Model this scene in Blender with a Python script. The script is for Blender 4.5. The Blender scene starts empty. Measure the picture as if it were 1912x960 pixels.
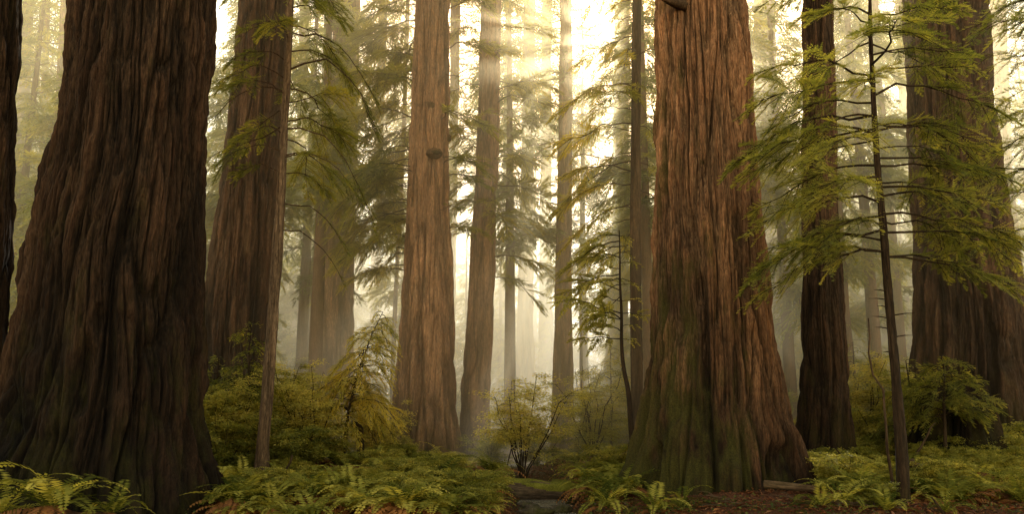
import bpy, math, random
import numpy as np
from mathutils import Vector, Matrix

PI = math.pi
R = math.radians
scene = bpy.context.scene
COL = scene.collection
rng = np.random.default_rng(7)
random.seed(7)

# ------------------------------------------------------------------ camera model
PITCH = R(9.8)
FPX = 1500.0
CAMZ = 2.0
cP, sP = math.cos(PITCH), math.sin(PITCH)


def W(px, py, D):
    """where the sight line measured at (px, py) in the photograph stands at distance D"""
    a = (px - 956.0) / FPX
    b = (480.0 - py) / FPX
    t = D / (cP - b * sP)
    return np.array([a * t, D, CAMZ + t * (sP + b * cP)])


# sun direction
_s = W(1128, 70, 1.0) - np.array([0, 0, CAMZ])
SUN = _s / np.linalg.norm(_s)
SUN_EL = math.asin(SUN[2])
SUN_AZ = math.atan2(SUN[0], SUN[1])


# ------------------------------------------------------------------ noise
def _hash(ix, iy, seed):
    h = (ix.astype(np.int64) * 374761393 + iy.astype(np.int64) * 668265263 + seed * 1274126177) & 0xFFFFFFFF
    h = ((h ^ (h >> 13)) * 1274126177) & 0xFFFFFFFF
    h = (h ^ (h >> 16)) & 0xFFFFFFFF
    return h / 4294967295.0


def vn(x, y, seed, per=None):
    """value noise 0..1; PER = period along x (whole number) or None"""
    x0 = np.floor(x); y0 = np.floor(y)
    fx = x - x0; fy = y - y0
    fx = fx * fx * fx * (fx * (fx * 6 - 15) + 10)
    fy = fy * fy * fy * (fy * (fy * 6 - 15) + 10)
    xa, xb = x0, x0 + 1
    if per:
        xa = np.mod(xa, per); xb = np.mod(xb, per)
    a = _hash(xa, y0, seed); b = _hash(xb, y0, seed)
    c = _hash(xa, y0 + 1, seed); d = _hash(xb, y0 + 1, seed)
    return (a * (1 - fx) + b * fx) * (1 - fy) + (c * (1 - fx) + d * fx) * fy


def fbm(x, y, seed, octv=4):
    s = 0; a = 0.5; t = 0
    for i in range(octv):
        s = s + a * vn(x * 2 ** i, y * 2 ** i, seed + i * 17); t += a; a *= 0.5
    return s / t


# ------------------------------------------------------------------ terrain
_cp = [  # px, py, D, kernel scale
    (118, 975, 10.3, 0.9), (20, 980, 10.3, 0.9), (180, 985, 13.0, 3), (60, 985, 12, 3), (1310, 930, 15.0, 1.6), (1430, 890, 15.8, 1.6), (1480, 905, 14.6, 1.4), (1250, 965, 14.0, 1.6),
    (1540, 872, 19.4, 2.0), (1800, 812, 21.5, 2.5), (1775, 850, 18.0, 1.6), (1850, 952, 13.0, 2.5), (1685, 958, 13.0, 2),
    (1010, 955, 17.2, 1.4), (1010, 950, 15.0, 1.2), (1053, 888, 30.0, 3), (890, 868, 27.5, 3), (795, 855, 25.5, 2.5), (440, 838, 21.5, 2.5),
    (1140, 832, 45.0, 6), (625, 812, 31.0, 3), (600, 880, 17.5, 2), (800, 888, 18.0, 2), (700, 930, 15.0, 2), (860, 930, 16.0, 1.5), (490, 876, 17.0, 2),
    (1190, 862, 22.0, 2), (1110, 892, 20.0, 1.5), (30, 860, 22, 4), (1600, 820, 26, 3), (1440, 782, 42, 6), (1880, 790, 40, 8), (60, 800, 40, 8),
    (500, 770, 80, 20), (1000, 778, 80, 20), (1500, 765, 80, 20),
]
_cpw = np.array([list(W(a, b, d)) + [k] for a, b, d, k in _cp] + [[x, y, 0.0, 6] for x, y in ((-8, 4), (0, 3), (8, 4), (-14, 14), (16, 12), (0, -20), (-40, 20), (40, 20))]
                + [[x, y, 0.6, 40] for x, y in ((-120, 120), (0, 160), (120, 120), (0, 400), (-300, 50), (300, 50), (0, -200))])
CREEK = np.array([[0.62, 20.5], [0.75, 18.6], [0.62, 17.4], [0.75, 16.0], [0.55, 14.5], [0.2, 12.0], [-0.4, 9.0], [-1.5, 4.0]])


def creek_dist(x, y):
    d = np.full(np.shape(x), 1e9)
    for (x0, y0), (x1, y1) in zip(CREEK[:-1], CREEK[1:]):
        ex, ey = x1 - x0, y1 - y0
        t = np.clip(((x - x0) * ex + (y - y0) * ey) / (ex * ex + ey * ey), 0, 1)
        d = np.minimum(d, np.hypot(x - x0 - t * ex, y - y0 - t * ey))
    return d


def g(x, y):
    x = np.asarray(x, float); y = np.asarray(y, float)
    num = np.zeros(x.shape); den = np.full(x.shape, 1e-9)
    for cx, cy, cz, k in _cpw:
        q = ((x - cx) ** 2 + (y - cy) ** 2) / (k * k)
        w = np.exp(-q * 0.5) * 1.0 + 0.02 / (1 + q) ** 2
        num += w * cz; den += w
    z = num / den
    z = z + (fbm(x * 0.35, y * 0.35, 5, 3) - 0.5) * 0.30 + (fbm(x * 1.6, y * 1.6, 9, 3) - 0.5) * 0.14
    z = z + 0.42 * np.exp(-((x + 5.6) ** 2 / 2.6 + (y - 10.2) ** 2 / 0.9))
    dc = creek_dist(x, y)
    z = z - 0.34 * np.exp(-(dc / 0.75) ** 4)
    return z


def g1(x, y):
    return float(g(np.array([x]), np.array([y]))[0])


# ------------------------------------------------------------------ mesh helpers
def mk_mesh(name, V, F4=None, F3=None, attrs=None, mats=(), smooth=False, midx=None):
    me = bpy.data.meshes.new(name)
    V = np.asarray(V, np.float32).reshape(-1, 3)
    n4 = 0 if F4 is None else len(F4)
    n3 = 0 if F3 is None else len(F3)
    me.vertices.add(len(V)); me.vertices.foreach_set('co', V.ravel())
    loops = []
    if n4: loops.append(np.asarray(F4, np.int32).ravel())
    if n3: loops.append(np.asarray(F3, np.int32).ravel())
    lv = np.concatenate(loops)
    me.loops.add(len(lv)); me.loops.foreach_set('vertex_index', lv)
    tot = np.concatenate([np.full(n4, 4, np.int32), np.full(n3, 3, np.int32)])
    st = np.concatenate([[0], np.cumsum(tot)[:-1]]).astype(np.int32)
    me.polygons.add(n4 + n3)
    me.polygons.foreach_set('loop_start', st)
    if smooth: me.polygons.foreach_set('use_smooth', np.ones(n4 + n3, bool))
    for m in mats: me.materials.append(m)
    if midx is not None: me.polygons.foreach_set('material_index', np.asarray(midx, np.int32))
    for k, a in (attrs or {}).items():
        at = me.attributes.new(k, 'FLOAT', 'POINT')
        at.data.foreach_set('value', np.asarray(a, np.float32).ravel())
    me.update(); me.validate()
    return me


def link(name, data, parent=None, loc=None):
    o = bpy.data.objects.new(name, data)
    COL.objects.link(o)
    if parent is not None: o.parent = parent
    if loc is not None: o.location = loc
    return o


def tag(o, label=None, cat=None, group=None, kind=None):
    if label: o['label'] = label
    if cat: o['category'] = cat
    if group: o['group'] = group
    if kind: o['kind'] = kind
    return o


def thing(name, label, cat, loc, group=None, rz=0.0, sc=1.0):
    o = link(name, None, None, tuple(loc))
    o.rotation_euler = (0, 0, rz); o.scale = (sc, sc, sc)
    o.empty_display_size = 0.2
    return tag(o, label, cat, group)


def dup(root, loc, rz=0.0, sc=1.0, label=None, group=None, tilt=(0, 0)):
    r = root.copy(); COL.objects.link(r)
    r.location = tuple(loc); r.rotation_euler = (tilt[0], tilt[1], rz); r.scale = (sc, sc, sc)
    if label: r['label'] = label
    if group: r['group'] = group
    for ch in root.children:
        c = ch.copy(); COL.objects.link(c); c.parent = r
        for gch in ch.children:
            d = gch.copy(); COL.objects.link(d); d.parent = c
    return r


# ------------------------------------------------------------------ material helpers
class NT:
    def __init__(self, name):
        self.m = bpy.data.materials.new(name); self.m.use_nodes = True
        self.t = self.m.node_tree; self.t.nodes.clear()

    def n(self, typ, **kw):
        nd = self.t.nodes.new(typ)
        for k, v in kw.items():
            if k.startswith('i_'):
                key = k[2:]
                nd.inputs[int(key) if key.isdigit() else key.replace('_', ' ')].default_value = v
            else: setattr(nd, k, v)
        return nd

    def l(self, a, b): self.t.links.new(a, b)

    def ramp(self, src, stops, interp='LINEAR'):
        r = self.n('ShaderNodeValToRGB'); r.color_ramp.interpolation = interp
        e = r.color_ramp.elements
        while len(e) < len(stops): e.new(0.5)
        for el, (p, c) in zip(e, stops):
            el.position = p; el.color = (*c, 1) if len(c) == 3 else c
        self.l(src, r.inputs[0]); return r.outputs[0]

    def mix(self, fac, a, b, blend='MIX'):
        x = self.n('ShaderNodeMix', data_type='RGBA', blend_type=blend)
        for s, v in ((x.inputs[0], fac), (x.inputs[6], a), (x.inputs[7], b)):
            if hasattr(v, 'links'): self.l(v, s)
            elif isinstance(v, (int, float)): s.default_value = v
            else: s.default_value = (*v, 1)
        return x.outputs[2]

    def math(self, op, a, b=None, clamp=False):
        x = self.n('ShaderNodeMath', operation=op); x.use_clamp = clamp
        for s, v in ((x.inputs[0], a), (x.inputs[1], b)):
            if v is None: continue
            if hasattr(v, 'links'): self.l(v, s)
            else: s.default_value = v
        return x.outputs[0]

    def noise(self, vec, scale, detail=4, rough=0.55, dist=0.0, mapping=None):
        if mapping:
            mp = self.n('ShaderNodeMapping'); mp.inputs['Scale'].default_value = mapping
            self.l(vec, mp.inputs[0]); vec = mp.outputs[0]
        t = self.n('ShaderNodeTexNoise', i_Scale=scale, i_Detail=detail, i_Roughness=rough, i_Distortion=dist)
        self.l(vec, t.inputs['Vector']); return t.outputs[0]

    def out(self, sh):
        o = self.n('ShaderNodeOutputMaterial'); self.l(sh, o.inputs[0]); return self.m


def bark_mat(name, ridge, furrow, grey, moss=0.0, moss_h=3.0, low=0.45, shade_h=5.0, bump=0.6, moss_side=0.0):
    """fibrous bark: colour from ridge height, stretched fibres, lichen and moss; shade towards the foot painted in as darker bark"""
    k = NT(name)
    tc = k.n('ShaderNodeTexCoord').outputs['Object']
    cav = k.n('ShaderNodeAttribute', attribute_name='cav').outputs['Fac']
    sep = k.n('ShaderNodeSeparateXYZ'); k.l(tc, sep.inputs[0]); z = sep.outputs[2]
    fib = k.noise(tc, 1.0, 6, 0.7, 0.25, (22, 22, 0.55))
    fib2 = k.noise(tc, 1.0, 5, 0.75, 0.2, (60, 60, 1.4))
    flake = k.noise(tc, 1.0, 5, 0.75, 0.4, (28, 28, 7))
    big = k.noise(tc, 1.0, 3, 0.5, 0.0, (1.6, 1.6, 0.35))
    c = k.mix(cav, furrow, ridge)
    c = k.mix(k.math('MULTIPLY', k.ramp(fib, [(0.35, (0, 0, 0)), (0.72, (1, 1, 1))]), 0.75), c, grey)
    c = k.mix(1.0, c, k.ramp(fib2, [(0.30, (0.30, 0.27, 0.25)), (0.70, (1.55, 1.55, 1.55))]), 'MULTIPLY')
    c = k.mix(1.0, c, k.ramp(big, [(0.3, (0.62, 0.6, 0.6)), (0.7, (1.2, 1.15, 1.1))]), 'MULTIPLY')
    c = k.mix(1.0, c, k.ramp(flake, [(0.33, (0.38, 0.36, 0.36)), (0.66, (1.3, 1.3, 1.3))]), 'MULTIPLY')
    # shade near the ground painted into the bark colour
    zz = k.math('ADD', k.math('DIVIDE', z, shade_h), k.math('MULTIPLY', k.math('SUBTRACT', big, 0.5), 0.9))
    foot_shade = k.ramp(zz, [(0.02, (low, low * 0.95, low * 0.9)), (0.95, (1, 1, 1))])
    c = k.mix(1.0, c, foot_shade, 'MULTIPLY')
    if moss > 0:
        mn = k.noise(tc, 1.0, 5, 0.65, 0.0, (2.2, 2.2, 0.9))
        mh = k.ramp(k.math('DIVIDE', z, moss_h), [(0.0, (1, 1, 1)), (1.0, (0, 0, 0))])
        mn = k.math('SUBTRACT', mn, k.math('MULTIPLY', sep.outputs[0], moss_side))
        mf = k.ramp(k.math('ADD', mn, k.math('MULTIPLY', mh, 0.17)), [(0.58, (0, 0, 0)), (0.78, (1, 1, 1))])
        mfine = k.noise(tc, 40, 4, 0.7)
        mc = k.ramp(mfine, [(0.3, (0.010, 0.011, 0.003)), (0.7, (0.07, 0.066, 0.014))])
        c = k.mix(k.math('MULTIPLY', mf, moss), c, mc)
    b = k.n('ShaderNodeBsdfPrincipled'); k.l(c, b.inputs['Base Color'])
    b.inputs['Roughness'].default_value = 0.92; b.inputs['Specular IOR Level'].default_value = 0.15
    hgt = k.math('ADD', k.math('MULTIPLY', flake, 0.6), k.math('ADD', k.math('MULTIPLY', fib, 0.6), k.math('MULTIPLY', fib2, 0.5)))
    bp = k.n('ShaderNodeBump', i_Strength=bump, i_Distance=0.05); k.l(hgt, bp.inputs['Height']); k.l(bp.outputs[0], b.inputs['Normal'])
    return k.out(b.outputs[0])


def leaf_mat(name, dark, mid, bright, trans=0.42, tcol=1.7, gloss=0.22, objvar=0.25):
    k = NT(name)
    t = k.n('ShaderNodeAttribute', attribute_name='tint').outputs['Fac']
    oi = k.n('ShaderNodeObjectInfo').outputs['Random']
    t = k.math('ADD', t, k.math('MULTIPLY', k.math('SUBTRACT', oi, 0.5), objvar))
    c = k.ramp(t, [(0.05, dark), (0.5, mid), (0.95, bright)])
    if gloss < 0.2:
        b = k.n('ShaderNodeBsdfDiffuse'); k.l(c, b.inputs['Color'])
    else:
        b = k.n('ShaderNodeBsdfPrincipled'); k.l(c, b.inputs['Base Color'])
        b.inputs['Roughness'].default_value = 0.6; b.inputs['Specular IOR Level'].default_value = gloss
    tr = k.n('ShaderNodeBsdfTranslucent')
    k.l(k.mix(1.0, c, (tcol * 1.15, tcol, tcol * 0.55), 'MULTIPLY'), tr.inputs[0])
    mx = k.n('ShaderNodeMixShader'); mx.inputs[0].default_value = trans
    k.l(b.outputs[0], mx.inputs[1]); k.l(tr.outputs[0], mx.inputs[2])
    return k.out(mx.outputs[0])


M = {}
M['bark_hero_dark'] = bark_mat('bark_dark_redwood', (0.080, 0.041, 0.024), (0.004, 0.0024, 0.0016), (0.105, 0.071, 0.044), 0.45, 4.0, 0.09, 8.5, 1.0)  # darker albedo carries the shade lying on the left foreground trunk
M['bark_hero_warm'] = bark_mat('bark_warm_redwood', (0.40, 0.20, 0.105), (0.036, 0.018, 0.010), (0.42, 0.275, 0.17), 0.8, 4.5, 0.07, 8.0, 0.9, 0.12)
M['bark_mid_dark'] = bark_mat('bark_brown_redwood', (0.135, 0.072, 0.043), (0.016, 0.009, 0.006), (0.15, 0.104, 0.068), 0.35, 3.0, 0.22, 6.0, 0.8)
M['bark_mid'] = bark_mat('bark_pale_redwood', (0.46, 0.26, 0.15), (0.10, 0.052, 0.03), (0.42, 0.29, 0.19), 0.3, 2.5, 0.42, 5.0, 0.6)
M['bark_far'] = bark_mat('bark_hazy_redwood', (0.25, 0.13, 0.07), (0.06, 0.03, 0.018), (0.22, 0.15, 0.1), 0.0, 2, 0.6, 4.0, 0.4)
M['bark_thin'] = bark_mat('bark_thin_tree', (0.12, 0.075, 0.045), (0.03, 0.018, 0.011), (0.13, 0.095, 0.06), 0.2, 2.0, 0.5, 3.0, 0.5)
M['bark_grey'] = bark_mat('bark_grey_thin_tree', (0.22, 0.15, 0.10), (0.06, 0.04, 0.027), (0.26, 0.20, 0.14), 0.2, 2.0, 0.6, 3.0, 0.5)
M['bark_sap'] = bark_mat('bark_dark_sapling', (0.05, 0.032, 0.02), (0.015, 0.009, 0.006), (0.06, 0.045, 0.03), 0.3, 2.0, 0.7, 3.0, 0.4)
M['leaf_near'] = leaf_mat('hemlock_needles_near', (0.039, 0.056, 0.014), (0.144, 0.168, 0.038), (0.344, 0.326, 0.074), 0.52, 2.0)
M['leaf_warm'] = leaf_mat('hemlock_needles_sunlit', (0.048, 0.061, 0.013), (0.144, 0.158, 0.032), (0.326, 0.286, 0.058), 0.58, 2.1)  # warmer needle copy, sunlight put into its colour
M['leaf_far'] = leaf_mat('hemlock_needles_far', (0.048, 0.063, 0.014), (0.144, 0.163, 0.036), (0.307, 0.286, 0.063), 0.6, 2.2, objvar=0.4)
M['leaf_gold'] = leaf_mat('young_hemlock_gold', (0.087, 0.092, 0.017), (0.239, 0.230, 0.044), (0.440, 0.367, 0.071), 0.55, 2.1)  # gold of the young hemlock; also paints backlight onto other dark sprays
M['leaf_pale'] = leaf_mat('pale_bush_leaves', (0.087, 0.092, 0.021), (0.249, 0.245, 0.058), (0.479, 0.428, 0.126), 0.5, 2.0)  # brighter copy of the shrub leaves with sunlight painted into the colour
M['leaf_shrub'] = leaf_mat('huckleberry_leaves', (0.057, 0.071, 0.015), (0.192, 0.199, 0.040), (0.431, 0.388, 0.095), 0.5, 2.0, gloss=0.25)
M['fern'] = leaf_mat('sword_fern_green', (0.043, 0.056, 0.011), (0.192, 0.194, 0.037), (0.459, 0.408, 0.089), 0.45, objvar=0.85, gloss=0.12)
M['fern_dead'] = leaf_mat('sword_fern_dead', (0.06, 0.024, 0.010), (0.19, 0.078, 0.026), (0.36, 0.17, 0.055), 0.25)
M['litter'] = leaf_mat('forest_litter', (0.05, 0.018, 0.010), (0.20, 0.068, 0.03), (0.40, 0.20, 0.09), 0.1)
M['cover'] = leaf_mat('ground_cover_leaves', (0.017, 0.031, 0.006), (0.052, 0.071, 0.015), (0.135, 0.143, 0.032), 0.35)


def ground_mat():
    k = NT('forest_floor')
    tc = k.n('ShaderNodeTexCoord').outputs['Object']
    a = k.noise(tc, 0.55, 5, 0.6); b_ = k.noise(tc, 9, 6, 0.7); c_ = k.noise(tc, 45, 5, 0.75)
    lit = k.ramp(c_, [(0.3, (0.03, 0.014, 0.008)), (0.55, (0.12, 0.046, 0.022)), (0.75, (0.24, 0.115, 0.055))])
    mos = k.ramp(c_, [(0.3, (0.012, 0.016, 0.004)), (0.7, (0.06, 0.068, 0.015))])
    at = k.n('ShaderNodeAttribute', attribute_name='moss').outputs['Fac']
    f = k.ramp(k.math('ADD', k.math('ADD', k.math('MULTIPLY', a, 0.5), k.math('MULTIPLY', b_, 0.4)), at), [(0.50, (0, 0, 0)), (0.66, (1, 1, 1))])
    c = k.mix(f, lit, mos)
    b = k.n('ShaderNodeBsdfPrincipled'); k.l(c, b.inputs['Base Color']); b.inputs['Roughness'].default_value = 0.95
    b.inputs['Specular IOR Level'].default_value = 0.15
    bp = k.n('ShaderNodeBump', i_Strength=0.9, i_Distance=0.06); k.l(k.math('ADD', b_, c_), bp.inputs['Height']); k.l(bp.outputs[0], b.inputs['Normal'])
    return k.out(b.outputs[0])


def water_mat():
    k = NT('creek_water')
    tc = k.n('ShaderNodeTexCoord').outputs['Object']
    nz = k.noise(tc, 6, 4, 0.6, 0.6, (1, 0.6, 1))
    b = k.n('ShaderNodeBsdfPrincipled')
    b.inputs['Base Color'].default_value = (0.22, 0.19, 0.14, 1)  # paler water colour stands in for the reflected sky
    b.inputs['Roughness'].default_value = 0.10; b.inputs['IOR'].default_value = 1.33; b.inputs['Specular IOR Level'].default_value = 0.8
    bp = k.n('ShaderNodeBump', i_Strength=0.35, i_Distance=0.05); k.l(nz, bp.inputs['Height']); k.l(bp.outputs[0], b.inputs['Normal'])
    return k.out(b.outputs[0])


def moss_mat():
    k = NT('moss')
    tc = k.n('ShaderNodeTexCoord').outputs['Object']
    a = k.noise(tc, 30, 5, 0.7); d = k.noise(tc, 4, 3, 0.5)
    c = k.ramp(k.math('ADD', k.math('MULTIPLY', a, 0.6), k.math('MULTIPLY', d, 0.4)), [(0.3, (0.04, 0.042, 0.007)), (0.55, (0.18, 0.17, 0.026)), (0.75, (0.34, 0.29, 0.05))])
    b = k.n('ShaderNodeBsdfPrincipled'); k.l(c, b.inputs['Base Color']); b.inputs['Roughness'].default_value = 0.95
    b.inputs['Specular IOR Level'].default_value = 0.1
    bp = k.n('ShaderNodeBump', i_Strength=1.0, i_Distance=0.04); k.l(a, bp.inputs['Height']); k.l(bp.outputs[0], b.inputs['Normal'])
    return k.out(b.outputs[0])


M['moss'] = moss_mat()
M['stone'] = bark_mat('mossy_stone', (0.13, 0.11, 0.085), (0.05, 0.04, 0.03), (0.16, 0.14, 0.11), 0.9, 1.2, 1.0, 1.0, 0.5)


# ------------------------------------------------------------------ tubes
class Tubes:
    def __init__(self): self.V = []; self.F = []; self.C = []; self.n = 0

    def add(self, pts, rad, k=5):
        pts = np.asarray(pts, float); m = len(pts)
        if m < 2: return
        rad = np.broadcast_to(np.asarray(rad, float), (m,))
        d = np.gradient(pts, axis=0); d /= np.linalg.norm(d, axis=1, keepdims=True) + 1e-12
        ref = np.array([0, 0, 1.0]) if abs(d[:, 2]).mean() < 0.8 else np.array([1.0, 0, 0])
        s = np.cross(d, ref); s /= np.linalg.norm(s, axis=1, keepdims=True) + 1e-12
        u = np.cross(s, d)
        th = np.linspace(0, 2 * PI, k, endpoint=False)
        ring = pts[:, None, :] + rad[:, None, None] * (np.cos(th)[None, :, None] * s[:, None, :] + np.sin(th)[None, :, None] * u[:, None, :])
        i = np.arange(m - 1)[:, None] * k; j = np.arange(k)[None, :]; j2 = (j + 1) % k
        f = np.stack([i + j, i + j2, i + k + j2, i + k + j], -1).reshape(-1, 4) + self.n
        self.V.append(ring.reshape(-1, 3)); self.F.append(f); self.n += m * k

    def mesh(self, name, mat, smooth=True):
        V = np.concatenate(self.V); F = np.concatenate(self.F)
        return mk_mesh(name, V, F, None, {'cav': np.full(len(V), 0.6)}, [mat], smooth)


# ------------------------------------------------------------------ leaves
class Leaves:
    def __init__(self): self.A = []

    def add(self, P, D, N, L, Wd, T):
        n = len(P)
        f = lambda v: np.broadcast_to(np.asarray(v, float), (n,))[:, None]
        self.A.append(np.concatenate([P, D, N, f(L), f(Wd), f(T)], 1))

    def arr(self): return np.concatenate(self.A)


def xform(A, Rm, t):
    B = A.copy()
    B[:, 0:3] = A[:, 0:3] @ Rm.T + t; B[:, 3:6] = A[:, 3:6] @ Rm.T; B[:, 6:9] = A[:, 6:9] @ Rm.T
    return B


def leaves_mesh(name, A, mat, kind='strip'):
    P, D, N = A[:, 0:3], A[:, 3:6], A[:, 6:9]
    L, Wd, T = A[:, 9:10], A[:, 10:11], A[:, 11]
    D = D / (np.linalg.norm(D, axis=1, keepdims=True) + 1e-9)
    S = np.cross(N, D); S /= np.linalg.norm(S, axis=1, keepdims=True) + 1e-9
    N = np.cross(D, S)
    n = len(P)
    if kind == 'strip':
        m = 0.42
        V = np.stack([P, P + D * L * m + S * Wd / 2 - N * L * 0.04, P + D * L - N * L * 0.10, P + D * L * m - S * Wd / 2 - N * L * 0.04], 1)
        F = np.arange(n * 4).reshape(n, 4)
        return mk_mesh(name, V.reshape(-1, 3), F, None, {'tint': np.repeat(T, 4)}, [mat])
    if kind == 'needle':
        k = 6
        t = (np.arange(k) + 0.4) / k
        base = P[:, None, :] + D[:, None, :] * L[:, None, :] * t[None, :, None]
        ln = Wd[:, None, :] * (1.0 - 0.55 * t[None, :, None] ** 2)
        tris = []
        for sgn in (-1, 1):
            dr = D[:, None, :] * 0.62 + sgn * S[:, None, :] * 0.78 - N[:, None, :] * 0.1
            tip = base + dr * ln
            hw = D[:, None, :] * np.minimum(0.009, L[:, None, :] * 0.08)
            tris.append(np.stack([base - hw, base + hw, tip], 2))
        tip = np.stack([P - S * 0.003, P + S * 0.003, P + D * L * 1.15], 1)[:, None]
        V = np.concatenate(tris + [tip], 1).reshape(-1, 3)
        per = (2 * k + 1) * 3
        F = np.arange(len(V)).reshape(-1, 3)
        return mk_mesh(name, V, None, F, {'tint': np.repeat(T, per)}, [mat])
    if kind == 'broad':
        V = np.stack([P, P + D * L * 0.4 + S * Wd / 2 + N * L * 0.10, P + D * L - N * L * 0.12, P + D * L * 0.4 - S * Wd / 2 + N * L * 0.10], 1)
        i = np.arange(n)[:, None] * 4
        F = np.concatenate([i + np.array([0, 1, 2]), i + np.array([0, 2, 3])], 0)
        return mk_mesh(name, V.reshape(-1, 3), None, F, {'tint': np.repeat(T, 4)}, [mat])


def rotm(axis, a):
    return np.array(Matrix.Rotation(a, 3, Vector(axis)))


# ------------------------------------------------------------------ conifer branch
def gen_branch(r, L, up=0.15, droop=0.45, den=9.0, sl=0.30, tw=0.045, leaf_w=0.03, bare=0.18, side=None, tint=0.45, hang=0.35, leafk=1.0):
    """one flat spreading hemlock branch along +X: (leaf array, list of (points, radii))"""
    lv = Leaves(); tubes = []
    m = 9
    s = np.linspace(0, 1, m)
    wob = np.cumsum(r.normal(0, 0.035, m)) * L; wob -= wob[0]
    zw = np.cumsum(r.normal(0, 0.02, m)) * L; zw -= zw[0]
    pts = np.stack([L * s * (1 - 0.12 * s * droop), wob, L * (up * s - droop * s * s) + zw], 1)
    r0 = 0.006 + 0.0075 * L
    bare = min(0.7, bare * r.uniform(0.6, 1.7))
    tubes.append((pts, r0 * (1 - 0.86 * s)))
    ns = max(4, int(L * den))
    ss = bare + (1 - bare) * (np.arange(ns) + r.random(ns) * 0.6) / ns
    ss = np.clip(ss, 0, 0.995)
    ph = r.uniform(0, 6.28); cl = r.uniform(3.5, 7.0) / 1.0
    for i, t in enumerate(ss):
        if t < 0.9 and math.sin(t * cl * L + ph + (i % 2) * 1.7) + r.normal(0, 0.45) < -0.55: continue
        p = np.array([np.interp(t, s, pts[:, c]) for c in range(3)])
        dz = up - 2 * droop * t
        sg = 1 if i % 2 else -1
        q = (t - bare) / (1 - bare)
        ls = L * sl * (0.35 + 1.0 * math.sin(PI * min(1, q * 0.75 + 0.22))) * (1 - 0.45 * q) * r.uniform(0.45, 1.35)
        ls = max(ls, 0.10)
        ang = r.uniform(0.7, 1.15) * (1 - 0.45 * q) * sg
        d0 = np.array([math.cos(ang), math.sin(ang), dz * 0.5 + r.normal(0, 0.22)])
        d0 /= np.linalg.norm(d0)
        nt = max(4, int(ls / tw))
        tt = (np.arange(nt) + 0.5) / nt
        hg = hang * r.uniform(0.6, 1.4)
        ax = p + d0 * (tt * ls)[:, None]; ax[:, 2] -= hg * ls * tt ** 2
        if ls > 0.2:
            e = np.array([0, 0.5, 1.0])[:, None]
            tubes.append((p + d0 * e * ls - np.array([0, 0, hg * ls]) * e ** 2, np.array([0.004, 0.0028, 0.0015]) * (0.8 + 0.4 * L)))
        sd = np.where(np.arange(nt) % 2 == 0, 1.0, -1.0)
        ta = sd * r.uniform(0.55, 0.95, nt) * (1 - 0.5 * tt)
        base_a = math.atan2(d0[1], d0[0])
        dd = np.stack([np.cos(base_a + ta), np.sin(base_a + ta), np.full(nt, d0[2]) - hg * tt * 0.6 + r.normal(0, 0.22, nt)], 1)
        ll = (ls * 0.42 * (1 - tt) ** 0.8 + 0.045) * r.uniform(0.7, 1.2, nt) * leafk
        nn = np.stack([r.normal(0, 0.30, nt), r.normal(0, 0.30, nt), np.ones(nt)], 1)
        tn = tint + r.normal(0, 0.13) + r.normal(0, 0.10, nt) + 0.14 * tt + 0.10 * (q - 0.5)
        lv.add(ax, dd, nn, ll, leaf_w * r.uniform(0.8, 1.2, nt), tn)
    return lv.arr(), tubes


def place_branch(br, base, az, tilt=0.0, roll=0.0):
    A, tb = br
    Rm = rotm((0, 0, 1), az) @ rotm((0, 1, 0), -tilt) @ rotm((1, 0, 0), roll)
    return xform(A, Rm, base), [(p @ Rm.T + base, rr) for p, rr in tb]


def crown_arrays(r, h0, h1, n, len_fn, az_fn=None, axis_fn=None, **kw):
    LA = []; TB = []
    for i in range(n):
        u = (i + r.random()) / n
        h = h0 + (h1 - h0) * u
        az = az_fn(r, u) if az_fn else r.uniform(0, 2 * PI)
        L = len_fn(r, u)
        br = gen_branch(r, L, up=kw.get('up', 0.15) + r.normal(0, 0.08), droop=kw.get('droop', 0.45) * r.uniform(0.6, 1.4), den=kw.get('den', 8), sl=kw.get('sl', 0.3),
                        tw=kw.get('tw', 0.06), leaf_w=kw.get('leaf_w', 0.03), bare=kw.get('bare', 0.18), tint=kw.get('tint', 0.45) + r.normal(0, 0.10), hang=kw.get('hang', 0.35), leafk=kw.get('leafk', 1.0))
        b = np.array([0, 0, h]) if axis_fn is None else axis_fn(h)
        A, tb = place_branch(br, b, az, 0.0, r.normal(0, 0.18))
        LA.append(A); TB.append(tb)
    return LA, TB


def make_crown(root, LA, TB, leafmat, barkmat, kind='strip', fine=False, nm='crown'):
    t = Tubes()
    for tb in TB:
        for i, (p, rr) in enumerate(tb):
            if i == 0: t.add(p, rr, 5)
            elif fine: t.add(p, rr, 3)
    c = link(nm, leaves_mesh(nm, np.concatenate(LA), leafmat, kind), root)
    link('limb_framework', t.mesh('limb_framework', barkmat), c)
    return c


# ------------------------------------------------------------------ redwood trunks
def trunk_profile(rows, D):
    zz = []; cx = []; rr = []
    for py, xl, xr in rows:
        a = W(xl, py, D); b = W(xr, py, D)
        zz.append(a[2]); cx.append((a[0] + b[0]) / 2); rr.append((b[0] - a[0]) / 2)
    o = np.argsort(zz)
    return np.array(zz)[o], np.array(cx)[o], np.array(rr)[o]


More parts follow.
